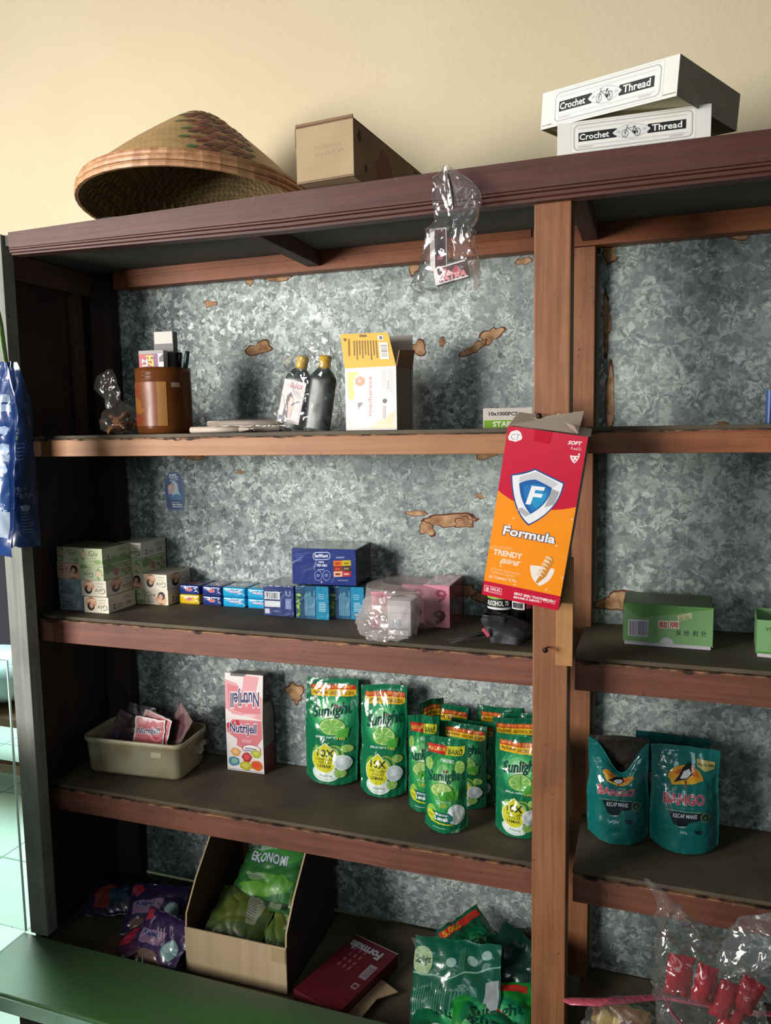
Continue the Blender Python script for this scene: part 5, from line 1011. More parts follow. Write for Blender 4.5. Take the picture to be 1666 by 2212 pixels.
def lime(A, c, r, ry=None, col='#8cc152'):
    ry = ry or r; A.ell(c, r, ry, '#5c9c3a'); A.ell(c, r*.9, ry*.9, '#c9e29a'); A.ell(c, r*.82, ry*.82, col)
    k = A.k
    for i in range(7):
        a = i*2*math.pi/7; A.k = k; A.poly([(c[0], c[1]), (c[0]+r*.8*math.cos(a-.05), c[1]+ry*.8*math.sin(a-.05)), (c[0]+r*.8*math.cos(a+.05), c[1]+ry*.8*math.sin(a+.05))], '#d9ecb2')
    A.k = k+1
def glow(A, c, rx, ry, cols):
    for i, q in enumerate(cols): k = 1-i/len(cols); A.ell(c, rx*k, ry*k, q, n=30)
GR = ['#0f7a4c', '#23915a', '#3fa768', '#6cc07f', '#9bd6a0', '#c6e9c6', '#e4f4dc']
dkg = '#0d4a3c'
def big_art(price, orng=True):
    def f(A):
        # coordinates of the close-up: x 0..1, v up
        glow(A, (.50, .66), .44, .24, GR)
        A.poly([(.09, .94), (.95, .94), (.97, .895), (.09, .895)], '#c8372a' if orng else '#c02a2a'); A.poly([(.09, .895), (.97, .895), (.96, .85), (.88, .83), (.10, .83)], '#dfb524')
        A.text('BANYAK BUSA & LEBIH LEMBUT', (.12, .905), (.90, .905), (.12, .935), '#e9a43a', bold=.03); A.text(price, (.14, .845), (.42, .845), (.14, .88), '#5a2a14', bold=.02); A.text('EKSTRA ISI 20%', (.48, .845), (.92, .845), (.48, .876), '#6a3a14', bold=.01)
        lime(A, (.54, .545), .25, .085, '#7fbf56'); A.poly([(.60, .50), (.85, .55), (.82, .45), (.62, .44)], '#4fa83e')
        A.text('Sunlight', (.16, .585), (.88, .64), (.17, .735), dkg, bold=.025, shear=.08); A.ell((.615, .735), .022, .012, '#c23a5a')
        A.text('JERUK NIPIS', (.22, .425), (.60, .425), (.22, .45), '#d6efdc', bold=.02); A.text('100', (.64, .425), (.78, .425), (.64, .45), '#d8d44a', bold=.02)
        for i, c in enumerate(('#5aa03c', '#7fb545', '#a8c43f')): A.ell((.28+.02*i, .24), .14-.02*i, .12-.015*i, c)
        for i in range(3): A.ell((.60-.02*i, .27), .19-.03*i, .10-.015*i, ['#86a83e', '#2b7a4c', '#9db84a'][i])
        A.ell((.44, .10), .27, .075, '#dfeee6'); A.ell((.44, .105), .25, .065, '#c3dccf'); A.ell((.44, .108), .235, .058, '#e6f2ec'); A.text('mama', (.34, .07), (.58, .07), (.34, .09), '#6b8a80')
        drop = [(.42+.235*math.sin(t_)*(1 if abs(t_) < 1.9 else (math.pi-abs(t_))/1.24), .225-.115*math.cos(t_)*(1 if abs(t_) < 1.6 else 1.35)) for t_ in [math.radians(-180+i*12) for i in range(30)]]
        A.poly([(.42+(x-.42)*1.08, .235+(y-.235)*1.06) for x, y in drop], '#eaf3d8'); A.poly(drop, '#d5d32c')
        A.text('10X', (.27, .255), (.60, .255), (.27, .325), '#28402a', bold=.02); A.text('LEBIH CEPAT', (.26, .222), (.62, .222), (.26, .243), '#28402a'); A.text('ANGKAT', (.31, .195), (.56, .195), (.31, .214), '#28402a'); A.text('LEMAK', (.29, .155), (.57, .155), (.29, .185), '#28402a', bold=.015)
        lime(A, (.72, .115), .11, .045); lime(A, (.82, .345), .11, .038); A.ell((.76, .215), .155, .072, '#dce9ea'); A.ell((.76, .215), .13, .058, '#c9dadc'); A.ell((.74, .225), .08, .035, '#e8f1f1')
    return f
def small_art(A):
    glow(A, (.45, .52), .42, .40, ['#12804a', '#2f9c50', '#54b35e', '#86cb80', '#b9e2ae', '#dff2d2'])
    A.poly([(.06, .93), (.50, .915), (.50, .82), (.10, .84)], '#d2352a'); A.text('Rp2.000', (.09, .85), (.47, .84), (.10, .905), '#f0b44a', bold=.04); A.poly([(.50, .915), (.93, .93), (.92, .85), (.86, .82), (.50, .82)], '#c9c832'); A.text('BARU', (.55, .83), (.86, .83), (.56, .885), '#3e5a24', bold=.02)
    A.text('HABBO', (.38, .745), (.70, .735), (.38, .785), '#d9efe0', bold=.03); lime(A, (.12, .72), .09, .07); lime(A, (.82, .70), .13, .075)
    A.text('Sunlight', (.08, .50), (.82, .53), (.09, .645), '#1a5a4a', bold=.02); A.ell((.53, .655), .02, .012, '#c23a5a'); lime(A, (.40, .455), .26, .075, '#a9d070'); A.poly([(.30, .42), (.80, .48), (.78, .36), (.40, .34)], '#4aa636')
    A.text('JERUK NIPIS', (.28, .335), (.62, .325), (.28, .355), '#d6efdc', bold=.02); A.text('100', (.36, .275), (.52, .275), (.36, .315), '#cfd84a', bold=.03)
    A.ell((.74, .20), .20, .105, '#dbe9e8'); A.ell((.74, .20), .16, .085, '#eaf3f2'); A.ell((.18, .20), .12, .09, '#8cc152')
    A.poly([(.18, .235), (.60, .215), (.66, .19), (.66, .15), (.58, .125), (.24, .15)], '#0f6a5c'); A.text('BERSIHKAN', (.26, .195), (.56, .185), (.26, .215), '#e6f5f0', bold=.03); A.text('Lemak', (.25, .145), (.56, .135), (.26, .188), '#f2fbf7', bold=.04); A.poly([(.12, .13), (.65, .105), (.66, .09), (.16, .112)], '#cfd532')
    A.ell((.16, .18), .09, .05, '#cfd532'); A.text('10x', (.10, .165), (.22, .16), (.10, .195), '#28502a'); A.lines((.2, .05), (.6, .06), 1, '#bfe0cc', th=.6); A.lines((.62, .0), (.9, .04), 3, '#8fc4a6'); A.ell((.84, .885), .02, .010, '#151515')
base_g = '#0c7048'
def at3(px, py): return at(px, py, Z=S3)
q0, q1 = at3(668, 1686), at3(769, 1694)
q0 = at(660, 1680, Y=.262); q1 = at(772, 1680, Y=.266)
pouch('large green dish soap pouch with a yellow 10X drop, first from the jelly carton', q0, q1, (655, 1463), base_g, big_art('Rp5.000'), 1.0, T=.020, lean=.10)
q0 = at(778, 1710, Y=.238); q1 = at(878, 1712, Y=.246)
pouch('large green dish soap pouch pinched at its middle, second from the jelly carton', q0, q1, (790, 1482), base_g, big_art('Rp5.000'), 2.0, T=.022, lean=.10, waist=.07, wv=.45)
# rear rows first
rows = [((930, 1012, 1522, .285), 'dark green pouch standing at the very back, only its top edge showing left of centre', 3.0, .05), ((952, 1050, 1560, .235), 'small green pouch with a red and yellow band, directly behind the front small pouches', 4.0, .05), ((975, 1068, 1553, .262), 'small green pouch squeezed behind the banded middle one', 5.0, .05),
        ((1030, 1128, 1524, .304), 'green pouch at the back beside the post, brown-red band lit', 6.0, .06), ((1062, 1160, 1548, .252), 'green pouch second from the back beside the post', 7.0, .06), ((1080, 1170, 1540, .279), 'green pouch third in the row beside the post, thin top edge between two others', 8.0, .06)]
for (xa, xb, ty, yy), lab, sd, ln in rows:
    q0 = at(xa, 1700, Y=yy); q1 = at(xb, 1700, Y=yy+.002); pouch(lab, q0, q1, (xa+5, ty), '#0d5f3e', big_art('Rp2.000', sd > 4), sd, T=.006, lean=ln)
q0 = at(915, 1700, Y=.252); q1 = at(966, 1700, Y=.300); pouch('green pouch turned edgeways behind the front small pouches, orange band', q0, q1, (915, 1520), '#0d5f3e', big_art('Rp2.000'), 9.0, T=.007, lean=.04)
q0 = at3(886, 1752); q1 = at(942, 1752, Y=q0.y+.012); q0.y -= 0; 
pouch('small green dish soap pouch with yellow BARU tag, left and behind its twin', at(884, 1752, Y=.195), at(950, 1752, Y=.212), (877, 1548), base_g, small_art, 10.0, T=.013, lean=.06)
pouch('small green dish soap pouch with yellow BARU tag, standing foremost', at(919, 1795, Y=.136), at(1010, 1800, Y=.150), (912, 1592), base_g, small_art, 11.0, T=.015, lean=.06)
pouch('green dish soap pouch with yellow drop, half hidden by the post', at(1070, 1795, Y=.168), at(1172, 1800, Y=.168), (1069, 1584), base_g, big_art('Rp2.000'), 12.0, T=.015, lean=.05)

# jelly powder carton
B0 = at(492, 1662, Z=S3); B1 = at(571, 1673, Z=S3); B0.z = B1.z = S3+.0006; M, W = frame(B0, B1); Hs = at(487, 1548, Y=B0.y).z-B0.z; Ht = at(486, 1453, Y=B0.y+.004).z-B0.z; D = .055
jc = thing('jelly_carton', 'pink and white gable-topped jelly powder carton, sides dusty', 'carton', M); mb = MB(); wc = ink('#efe6e2', rough=.45); sd_ = blotch('dusty_carton_side', '#8d8780', '#a09a92', scale=18, rough=.7)
gbl = [Vector(q) for q in ((0, 0, 0), (W, 0, 0), (W, D, 0), (0, D, 0), (0, 0, Hs), (W, 0, Hs), (W, D, Hs), (0, D, Hs))]
mb.add([gbl[i] for i in (0, 1, 5, 4)], [[0, 1, 2, 3]], wc); mb.add([gbl[i] for i in (1, 2, 6, 5)], [[0, 1, 2, 3]], sd_); mb.add([gbl[i] for i in (2, 3, 7, 6)], [[0, 1, 2, 3]], sd_); mb.add([gbl[i] for i in (3, 0, 4, 7)], [[0, 1, 2, 3]], sd_); mb.add(gbl[:4], [[3, 2, 1, 0]], sd_)
# opened front panel rising straight up
tp = [Vector((0, -.002, Hs)), Vector((W, -.002, Hs)), Vector((W+.002, .006, Ht)), Vector((-.001, .006, Ht))]
mb.hexa([gbl[4], gbl[5], gbl[5]+Vector((0, .0012, 0)), gbl[4]+Vector((0, .0012, 0)), tp[3], tp[2], tp[2]+Vector((0, .0012, 0)), tp[3]+Vector((0, .0012, 0))], wc)
mb.hexa([Vector((W*.15, .004, Ht-.006)), tp[2]+Vector((0, .002, -.005)), Vector((W+.004, .03, Ht-.004)), Vector((W*.2, .03, Ht-.004)), Vector((W*.15, .004, Ht)), tp[2]+Vector((0, .002, .001)), Vector((W+.004, .03, Ht+.001)), Vector((W*.2, .03, Ht+.001))], blotch('dusty_flap', '#77736e', '#8b8782', scale=20))
mb.hexa([gbl[5]-Vector((.001, 0, 0)), gbl[5], gbl[6], gbl[6]-Vector((.001, 0, 0)), Vector((W-.003, .012, Hs+.036)), Vector((W-.001, .012, Hs+.036)), Vector((W-.001, D*.72, Hs+.030)), Vector((W-.003, D*.72, Hs+.030))], sd_); mb.hexa([gbl[7]-Vector((0, .001, 0)), gbl[6]-Vector((0, .001, 0)), gbl[6], gbl[7], Vector((0, D*.75, Hs+.03)), Vector((W, D*.75, Hs+.03)), Vector((W, D*.78, Hs+.03)), Vector((0, D*.78, Hs+.03))], sd_)
mb.build('body', jc)
def jelly_word(A, bl, br, tl): A.text('Nutrijell', bl, br, tl, '#2c3162', bold=.02, shear=.1, out='#f6e9ee', outw=.06)
mb = MB(); A = Art(mb, lambda u, v, o: Vector((u*W, -o, v*Hs)), W, Hs); pkc, pkd = '#dd7f86', '#e9a5a8'
A.poly([(.02, .86), (.2, .97), (.98, .99), (.98, .66), (.85, .52), (.62, .50), (.42, .44), (.28, .48), (.30, .60), (.02, .72)], pkc); A.poly([(.02, .88), (.35, .97), (.4, .86), (.2, .78), (.02, .8)], '#c8333f'); jelly_word(A, (.10, .66), (.84, .68), (.10, .90)); A.lines((.42, .56), (.74, .62), 2, '#f3c7c8')
A.ell((.68, .44), .26, .09, '#b23a52'); A.ell((.68, .44), .235, .078, '#f1ece8'); A.lines((.5, .40), (.86, .48), 2, '#3a4a7a')
for c, rx, ry, q, q2 in (((.24, .35), .13, .08, '#e3a25c', '#efc48c'), ((.54, .27), .13, .09, '#c22a30', '#da5a56'), ((.80, .36), .13, .075, '#b4b832', '#cfd26a'), ((.20, .17), .15, .09, '#4a8ea6', '#8fb8a8'), ((.50, .11), .17, .09, '#b9b424', '#d4cf4e'), ((.80, .14), .17, .10, '#d9701e', '#e04a2a')):
    A.poly(blob_outline(c[0], c[1], rx, ry, rx*50, rough=.2), q); A.poly(blob_outline(c[0], c[1]+.01, rx*.6, ry*.55, ry*70, rough=.2), q2)
A.rect((.02, .015), (.98, .03), '#9aa0b4')
def FT(u, v, o): a = gbl[4].lerp(gbl[5], u); b = tp[3].lerp(tp[2], u); return a.lerp(b, v)+Vector((0, -o, 0))
B = Art(mb, FT, W, Ht-Hs); B.poly([(.0, .85), (.3, .78), (.45, .62), (.5, .98), (.9, .96), (.82, .62), (.98, .5), (.98, .0), (.6, .06), (.2, .08), (.0, .2)], pkd); B.poly([(.05, .75), (.4, .7), (.55, .45), (.9, .4), (.95, .15), (.5, .12), (.1, .2)], pkc)
B.text('Nutrijell', (.90, .74), (.12, .66), (.92, .30), '#2c3162', bold=.02, shear=.1, out='#f6e9ee', outw=.06); B.lines((.5, .06), (.9, .12), 1, '#f3c7c8', th=.8)
S_ = Art(mb, lambda u, v, o: Vector((W+o, u*D, v*Hs)), D, Hs); S_.rect((.0, .0), (1, .48), '#8d4a54'); S_.rect((.03, .52), (.97, .9), '#7f7a73'); S_.rect((.05, .54), (.95, .88), '#938d85'); S_.lines((.1, .58), (.9, .84), 7, '#6f6a64')
mb.build('printed_wrap', jc)

# translucent tub with sachets
tubm, tt2, tb2 = nt('cloudy_tub_plastic'); tb2.inputs['Base Color'].default_value = C('#b3ab8e'); tb2.inputs['Roughness'].default_value = .42; tb2.inputs['Subsurface Weight'].default_value = .0
nn = N(tt2, 'ShaderNodeTexNoise'); nn.inputs['Scale'].default_value = 12; tcc = N(tt2, 'ShaderNodeTexCoord'); tt2.links.new(tcc.outputs['Object'], nn.inputs['Vector']); rp = N(tt2, 'ShaderNodeValToRGB'); rp.color_ramp.elements[0].color = C('#94805a'); rp.color_ramp.elements[1].color = C('#b7b294'); rp.color_ramp.elements[0].position = .3; rp.color_ramp.elements[1].position = .6; tt2.links.new(nn.outputs[0], rp.inputs[0]); tt2.links.new(rp.outputs[0], tb2.inputs['Base Color'])
a = at(180, 1671, Z=S3); b = at(393, 1695, Z=S3); a.z = b.z = S3+.0006; M, W = frame(a, b); H = at(172, 1590, Y=a.y).z-a.z; D = .122
tub = thing('plastic_tub', 'cloudy rectangular plastic tub holding jelly sachets, left end of the lower shelf', 'tub', M); mb = MB()
def rrect(w0, d0, w1, d1, r, z, n=6):
    P = []
    for cx, cy, a0 in ((w1-r, d1-r, 0), (w0+r, d1-r, 90), (w0+r, d0+r, 180), (w1-r, d0+r, 270)):
        for i in range(n+1): q = math.radians(a0+i*90/n); P.append(Vector((cx+r*math.cos(q), cy+r*math.sin(q), z)))
    return P
g_ = .006; rings = [rrect(g_+.012, g_+.012, W-g_-.012, D-.012, .014, .001), rrect(g_+.004, g_+.004, W-g_-.004, D-.004, .018, .003), rrect(g_, g_, W-g_, D, .02, .010), rrect(.002, .002, W-.002, D+.004, .022, H*.86), rrect(.0, 0, W, D+.006, .023, H*.87), rrect(-.002, -.002, W+.002, D+.008, .024, H*.90), rrect(-.002, -.002, W+.002, D+.008, .024, H), rrect(.001, .001, W-.001, D+.005, .022, H), rrect(.004, .004, W-.004, D+.002, .02, H*.86), rrect(g_+.002, g_+.002, W-g_-.002, D-.002, .018, .011), rrect(g_+.013, g_+.013, W-g_-.013, D-.013, .013, .004)]
n_ = len(rings[0]); vs = [p for r_ in rings for p in r_]; fs = [[i*n_+k, i*n_+(k+1) % n_, (i+1)*n_+(k+1) % n_, (i+1)*n_+k] for i in range(len(rings)-1) for k in range(n_)]+[list(range(n_))[::-1], [len(vs)-n_+k for k in range(n_)]]
mb.add(vs, fs, tubm, True); mb.build('tub_body', tub)
mb = MB(); mb.box(W*.70, W*.80, .0024, .0035, H*.60, H*.74, tubm, .0008); mb.build('embossed_mark', tub)
tubM = M
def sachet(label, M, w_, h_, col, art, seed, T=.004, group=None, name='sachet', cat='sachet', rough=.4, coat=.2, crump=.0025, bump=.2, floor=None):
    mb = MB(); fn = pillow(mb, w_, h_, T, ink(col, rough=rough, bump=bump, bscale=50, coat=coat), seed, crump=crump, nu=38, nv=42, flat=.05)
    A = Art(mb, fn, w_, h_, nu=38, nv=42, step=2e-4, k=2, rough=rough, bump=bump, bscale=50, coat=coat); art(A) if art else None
    o = mb.build(name, None, M)
    if floor is not None:      # rest it on what is below
        lo = min((M @ v.co).z for v in o.data.vertices)
        if lo < floor: o.matrix_world = Matrix.Translation((0, 0, floor-lo)) @ M
    return tag(o, label, cat, group)
def js(A): A.rect((.05, .05), (.95, .95), '#d9747a'); A.poly([(.05, .95), (.5, .95), (.3, .75), (.05, .7)], '#e79a98'); A.poly(blob_outline(.7, .3, .25, .18, 3), '#c9545e'); jelly_word(A, (.10, .36), (.86, .50), (.08, .62)); A.lines((.1, .84), (.4, .9), 2, '#f0c0c0')
def standing(px, py, Y, H, rz, rx, ry=0):
    c = at(px, py, Y=Y); return Matrix.Translation(c) @ Matrix.Rotation(rz, 4, 'Z') @ Matrix.Rotation(rx, 4, 'X') @ Matrix.Rotation(ry, 4, 'Y')
sachet('pink jelly sachet with dark blue lettering, foremost in the tub', standing(322, 1584, .20, 0, .05, -.18, .08), .078, .068, '#e9dcd8', js, 1.5, group='jelly sachets in the tub')
sachet('pink jelly sachet just behind and right of the front one in the tub', standing(341, 1580, .213, 0, -.2, -.18, .16), .07, .074, '#e3d4d0', js, 2.5, group='jelly sachets in the tub')
sachet('pink jelly sachet third in the tub, corner showing above the front one', standing(332, 1572, .225, 0, .15, -.15, .30), .065, .068, '#e3d4d0', js, 3.5, group='jelly sachets in the tub')
def dk(A): A.poly(blob_outline(.5, .5, .35, .3, 4), '#5a3540'); A.poly(blob_outline(.35, .3, .15, .2, 8), '#332c48')
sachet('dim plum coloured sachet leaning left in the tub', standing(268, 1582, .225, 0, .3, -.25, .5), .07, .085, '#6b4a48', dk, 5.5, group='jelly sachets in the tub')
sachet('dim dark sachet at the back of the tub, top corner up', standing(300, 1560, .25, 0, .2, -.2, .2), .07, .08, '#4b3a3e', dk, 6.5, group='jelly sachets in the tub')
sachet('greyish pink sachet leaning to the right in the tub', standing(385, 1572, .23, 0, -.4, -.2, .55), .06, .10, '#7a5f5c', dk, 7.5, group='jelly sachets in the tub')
sachet('crumpled grey-white wrapper lying at the right end of the tub', standing(415, 1612, .235, 0, .3, -1.2, .1), .06, .05, '#9a917f', None, 8.5, group='jelly sachets in the tub', crump=.008)

# soy sauce pouches in the right bay
tl_ = '#0d6a66'
def bango(A):
    A.ell((.50, .70), .26, .13, '#d99a28', a0=0, a1=180, n=20); A.ell((.50, .70), .20, .10, '#c9662a', a0=20, a1=150, n=14); A.poly([(.26, .70), (.30, .64), (.60, .66), (.74, .70)], '#d9a830')
    A.poly([(.32, .66), (.40, .73), (.46, .81), (.52, .845), (.56, .86), (.60, .84), (.585, .80), (.60, .75), (.52, .70), (.40, .68)], '#161a20'); A.poly([(.42, .70), (.47, .77), (.55, .80), (.58, .76), (.52, .71)], '#d3d7da'); A.poly([(.60, .84), (.585, .82), (.72, .72)], '#c0653c'); A.poly([(.48, .69), (.50, .62), (.52, .62), (.51, .69)], '#8a4a3a')
    A.text('BANGO', (.18, .46), (.78, .475), (.18, .56), '#b04a60', bold=.03, out='#d9b4b0', outw=.03); A.text('SEJAK 1928', (.36, .425), (.62, .43), (.36, .445), '#5aa08e'); A.rect((.22, .405), (.72, .411), '#9ba886')
    A.poly([(.25, .40), (.74, .40), (.70, .33), (.56, .31), (.50, .27), (.42, .25), (.32, .29)], '#0c1f28'); A.text('KECAP MANIS', (.32, .345), (.66, .35), (.32, .385), '#c3ccd0', bold=.02); A.ell((.78, .36), .07, .045, '#8a8a60'); A.ell((.78, .36), .058, .037, '#14443f'); A.poly([(.76, .35), (.80, .38), (.79, .34)], '#8a8a60')
    A.poly([(.36, .26), (.52, .27), (.46, .25)], '#aab4b4'); A.text('200g', (.42, .19), (.52, .19), (.42, .22), '#a5bfc0', bold=.02); A.poly(blob_outline(.68, .22, .06, .025, 3), '#0a2630')
def bango2(A): bango(A); A.poly([(.66, .90), (.93, .885), (.92, .82), (.78, .79), (.67, .83)], '#b9ad6a'); A.text('Rp10.000', (.68, .835), (.91, .83), (.68, .865), '#33402a', bold=.02)
pouch('teal soy sauce pouch caved in at its top, left of the pair', at(1268, 1806, Y=.205), at(1400, 1808, Y=.212), (1285, 1590), tl_, bango, 21.0, T=.030, lean=.05, group='teal soy sauce pouches', front_dip=.36, inner='#2b2622', waist=.04, wv=.62)
pouch('full teal soy sauce pouch with a price tag, right of the pair', at(1404, 1812, Y=.206), at(1552, 1812, Y=.215), (1420, 1612), tl_, bango2, 22.0, T=.030, lean=.05, group='teal soy sauce pouches')
pouch('teal soy sauce pouch behind the full one, only its top edge showing', at(1372, 1770, Y=.285), at(1528, 1770, Y=.290), (1372, 1580), '#0c4a48', bango, 23.0, T=.010, lean=.0, group='teal soy sauce pouches')

# ---------------------------------------------------------------- floor of the cabinet, left bay
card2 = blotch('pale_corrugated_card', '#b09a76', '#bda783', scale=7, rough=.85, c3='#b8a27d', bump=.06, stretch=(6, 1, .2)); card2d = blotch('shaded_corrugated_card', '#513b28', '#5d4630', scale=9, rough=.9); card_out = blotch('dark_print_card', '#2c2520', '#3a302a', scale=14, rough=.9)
zf = S4+.0008
a = at(403, 2100, Z=S4); b = at(621, 2152, Z=S4); a.z = b.z = zf; a.z = zf; M, W = frame(a, b); Hf = at(401, 2003, Y=a.y).z-zf; Hb = .265; D = .245
cb = thing('carton_box', 'open corrugated cardboard box with a low front, full of green pouches', 'box', M); t = .0035
mb = MB(); mb.box(0, W, 0, t, 0, Hf, card2, .0008); mb.box(W*.86, W-.002, -.0012, .0002, Hf*.68, Hf-.003, blotch('old_tape', '#a58d66', '#b09872', scale=20), .0003); mb.build('front_wall', cb)
hl = M.inverted() @ at(405, 1890, Y=a.y+.05); 
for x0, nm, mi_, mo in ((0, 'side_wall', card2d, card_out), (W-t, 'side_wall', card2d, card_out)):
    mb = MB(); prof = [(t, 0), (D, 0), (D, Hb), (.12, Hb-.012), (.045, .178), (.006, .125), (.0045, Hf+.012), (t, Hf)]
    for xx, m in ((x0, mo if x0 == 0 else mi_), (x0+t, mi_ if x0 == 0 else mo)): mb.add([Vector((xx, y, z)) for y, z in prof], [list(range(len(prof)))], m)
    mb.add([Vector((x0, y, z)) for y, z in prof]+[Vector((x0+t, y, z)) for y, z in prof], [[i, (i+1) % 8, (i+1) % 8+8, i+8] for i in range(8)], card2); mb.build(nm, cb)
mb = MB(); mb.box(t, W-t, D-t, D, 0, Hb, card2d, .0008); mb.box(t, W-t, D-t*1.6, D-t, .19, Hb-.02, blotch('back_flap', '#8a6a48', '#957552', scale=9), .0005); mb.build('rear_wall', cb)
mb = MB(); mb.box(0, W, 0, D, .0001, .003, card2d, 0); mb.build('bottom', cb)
cM = M
def inbox(x, y, z, rz, rx, ry): return cM @ Matrix.Translation((x, y, z)) @ Matrix.Rotation(rz, 4, 'Z') @ Matrix.Rotation(ry, 4, 'Y') @ Matrix.Rotation(rx, 4, 'X')
def ek(A):
    A.poly(blob_outline(.5, .78, .4, .16, 5), '#3f8a3a'); A.poly([(.08, .9), (.45, .88), (.5, .8), (.1, .76)], '#86a890'); A.text('EKONOMI', (.12, .60), (.72, .60), (.12, .74), '#c3d0cc', bold=.03, out='#274a6a'); A.poly(blob_outline(.6, .35, .3, .16, 8), '#4f8f2e'); A.poly(blob_outline(.3, .40, .15, .06, 3), '#7f9a72'); A.rect((.06, .03), (.94, .12), '#20351f'); A.rect((.66, .04), (.85, .11), '#6b7a58'); A.poly(blob_outline(.4, .22, .3, .08, 11), '#5e9a30')
def ek2(A): A.poly(blob_outline(.5, .5, .4, .35, 15), '#566428'); A.poly([(.55, .9), (.9, .8), (.8, .35), (.65, .3)], '#8a917a'); A.lines((.6, .4), (.8, .8), 9, '#5a6352')
gi = 'green pouches in the open box'
sachet('olive green pouch at the front bottom of the open box', inbox(W*.40, .072, .098, .05, -1.15, .0), .13, .11, '#45542a', ek2, 31, T=.02, group=gi, name='detergent_pouch', cat='pouch', crump=.006)
sachet('olive green pouch lying at the right front of the open box', inbox(W*.81, .085, .09, -.1, -1.2, .0), .065, .11, '#4d6a2c', ek2, 32, T=.02, group=gi, name='detergent_pouch', cat='pouch', crump=.006)
sachet('bright green pouch on top in the open box, white lettering', inbox(W*.54, .150, .150, -.05, -.95, .0), .15, .15, '#2d6a30', ek, 33, T=.022, group=gi, name='detergent_pouch', cat='pouch', crump=.006)
sachet('dark green pouch behind the top one in the open box', inbox(W*.52, .195, .178, .05, -.65, .0), .14, .11, '#234a28', ek, 34, T=.02, group=gi, name='detergent_pouch', cat='pouch', crump=.006)
sachet('green pouch stuffed at the right rear of the open box', inbox(W*.83, .130, .125, .05, -.9, .0), .05, .13, '#2f5f2a', ek2, 35, T=.02, group=gi, name='detergent_pouch', cat='pouch', crump=.006)
# purple and red packs left
def purp(A): A.poly([(.1, .62), (.66, .7), (.62, .45), (.12, .38)], '#8a6a86'); A.text('Kapal', (.16, .50), (.5, .54), (.16, .62), '#2a3f78', bold=.04, out='#b9a5bc'); A.ell((.82, .48), .12, .17, '#7fa3a0'); A.ell((.80, .52), .07, .10, '#a7c4c0'); A.poly(blob_outline(.4, .18, .4, .14, 6), '#6a5248'); A.poly(blob_outline(.1, .85, .12, .1, 6), '#b23a4a'); A.rect((0, .0), (1, .03), '#8a8a9a')
def purp2(A): A.poly(blob_outline(.3, .5, .2, .3, 6), '#8a3a34'); A.poly([(.35, .7), (.6, .8), (.65, .35), (.4, .25)], '#2c4a5a'); A.poly(blob_outline(.85, .6, .12, .2, 4), '#b3502a'); A.text('ROZ', (.38, .4), (.6, .45), (.38, .62), '#3f6a8a')
def flat_at(px, py, z, rz, rx, ry=0): c = at(px, py, Z=S4+z); return Matrix.Translation(c) @ Matrix.Rotation(rz, 4, 'Z') @ Matrix.Rotation(ry, 4, 'Y') @ Matrix.Rotation(rx, 4, 'X')
gp_ = 'purple packs left of the open box'
sachet('purple foil pack with a pale oval, foremost left of the open box', flat_at(345, 2050, .030, -.25, -.75), .135, .11, '#3a2a52', purp, 41, T=.028, floor=S4+.001, group=gp_, name='foil_pack', cat='pack', coat=.6, rough=.25, crump=.006)
sachet('purple foil pack lying behind the foremost one', flat_at(335, 1975, .030, .2, -.9), .13, .11, '#33264a', purp, 42, T=.028, floor=S4+.001, group=gp_, name='foil_pack', cat='pack', coat=.6, rough=.25, crump=.006)
sachet('dark foil pack with red and orange spots in the dim left corner', flat_at(260, 1940, .03, .35, -1.0), .17, .08, '#2c2436', purp2, 43, T=.028, floor=S4+.001, group=gp_, name='foil_pack', cat='pack', coat=.6, rough=.25, crump=.006)
sachet('purple pack with a red end, leftmost of the front packs', flat_at(285, 2040, .018, -.9, -1.1), .09, .07, '#4a2c40', lambda A: A.poly(blob_outline(.3, .5, .25, .35, 6), '#b03444'), 44, T=.02, floor=S4+.001, group=gp_, name='foil_pack', cat='pack', coat=.6, rough=.25, crump=.005)

# fallen toothbrush box, card scraps, pile of pouches
def fallbox():
    c = at(560+215, 2085, Z=S4+.03); a = at(690, 2135, Z=S4+.035); 
    z_ = S4+.030; p_tr = at(860, 2062, Z=z_); p_tl = at(790, 1998, Z=z_); p_br = at(742, 2178, Z=z_)
    x = (p_tr-p_br); y = (p_tl-p_tr); Lx = .195; x = x.normalized(); y = (y-x*y.dot(x)); Wy = min(y.length, .11); y.normalize(); zv = x.cross(y)
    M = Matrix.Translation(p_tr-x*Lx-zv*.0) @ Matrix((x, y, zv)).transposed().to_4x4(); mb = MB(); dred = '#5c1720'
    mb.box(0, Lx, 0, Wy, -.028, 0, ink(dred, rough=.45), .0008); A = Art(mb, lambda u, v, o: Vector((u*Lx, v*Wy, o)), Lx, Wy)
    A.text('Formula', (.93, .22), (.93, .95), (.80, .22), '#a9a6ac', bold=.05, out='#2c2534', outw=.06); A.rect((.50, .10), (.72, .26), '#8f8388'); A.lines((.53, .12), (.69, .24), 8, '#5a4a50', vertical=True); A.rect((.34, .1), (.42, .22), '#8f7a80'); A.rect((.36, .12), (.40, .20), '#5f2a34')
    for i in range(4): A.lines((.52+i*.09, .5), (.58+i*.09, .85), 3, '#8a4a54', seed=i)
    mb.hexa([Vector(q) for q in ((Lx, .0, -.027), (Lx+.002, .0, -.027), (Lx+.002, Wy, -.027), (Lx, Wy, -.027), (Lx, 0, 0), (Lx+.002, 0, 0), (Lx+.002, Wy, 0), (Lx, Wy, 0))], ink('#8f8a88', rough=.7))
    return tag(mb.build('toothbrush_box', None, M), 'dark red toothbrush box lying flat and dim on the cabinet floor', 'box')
fallbox()
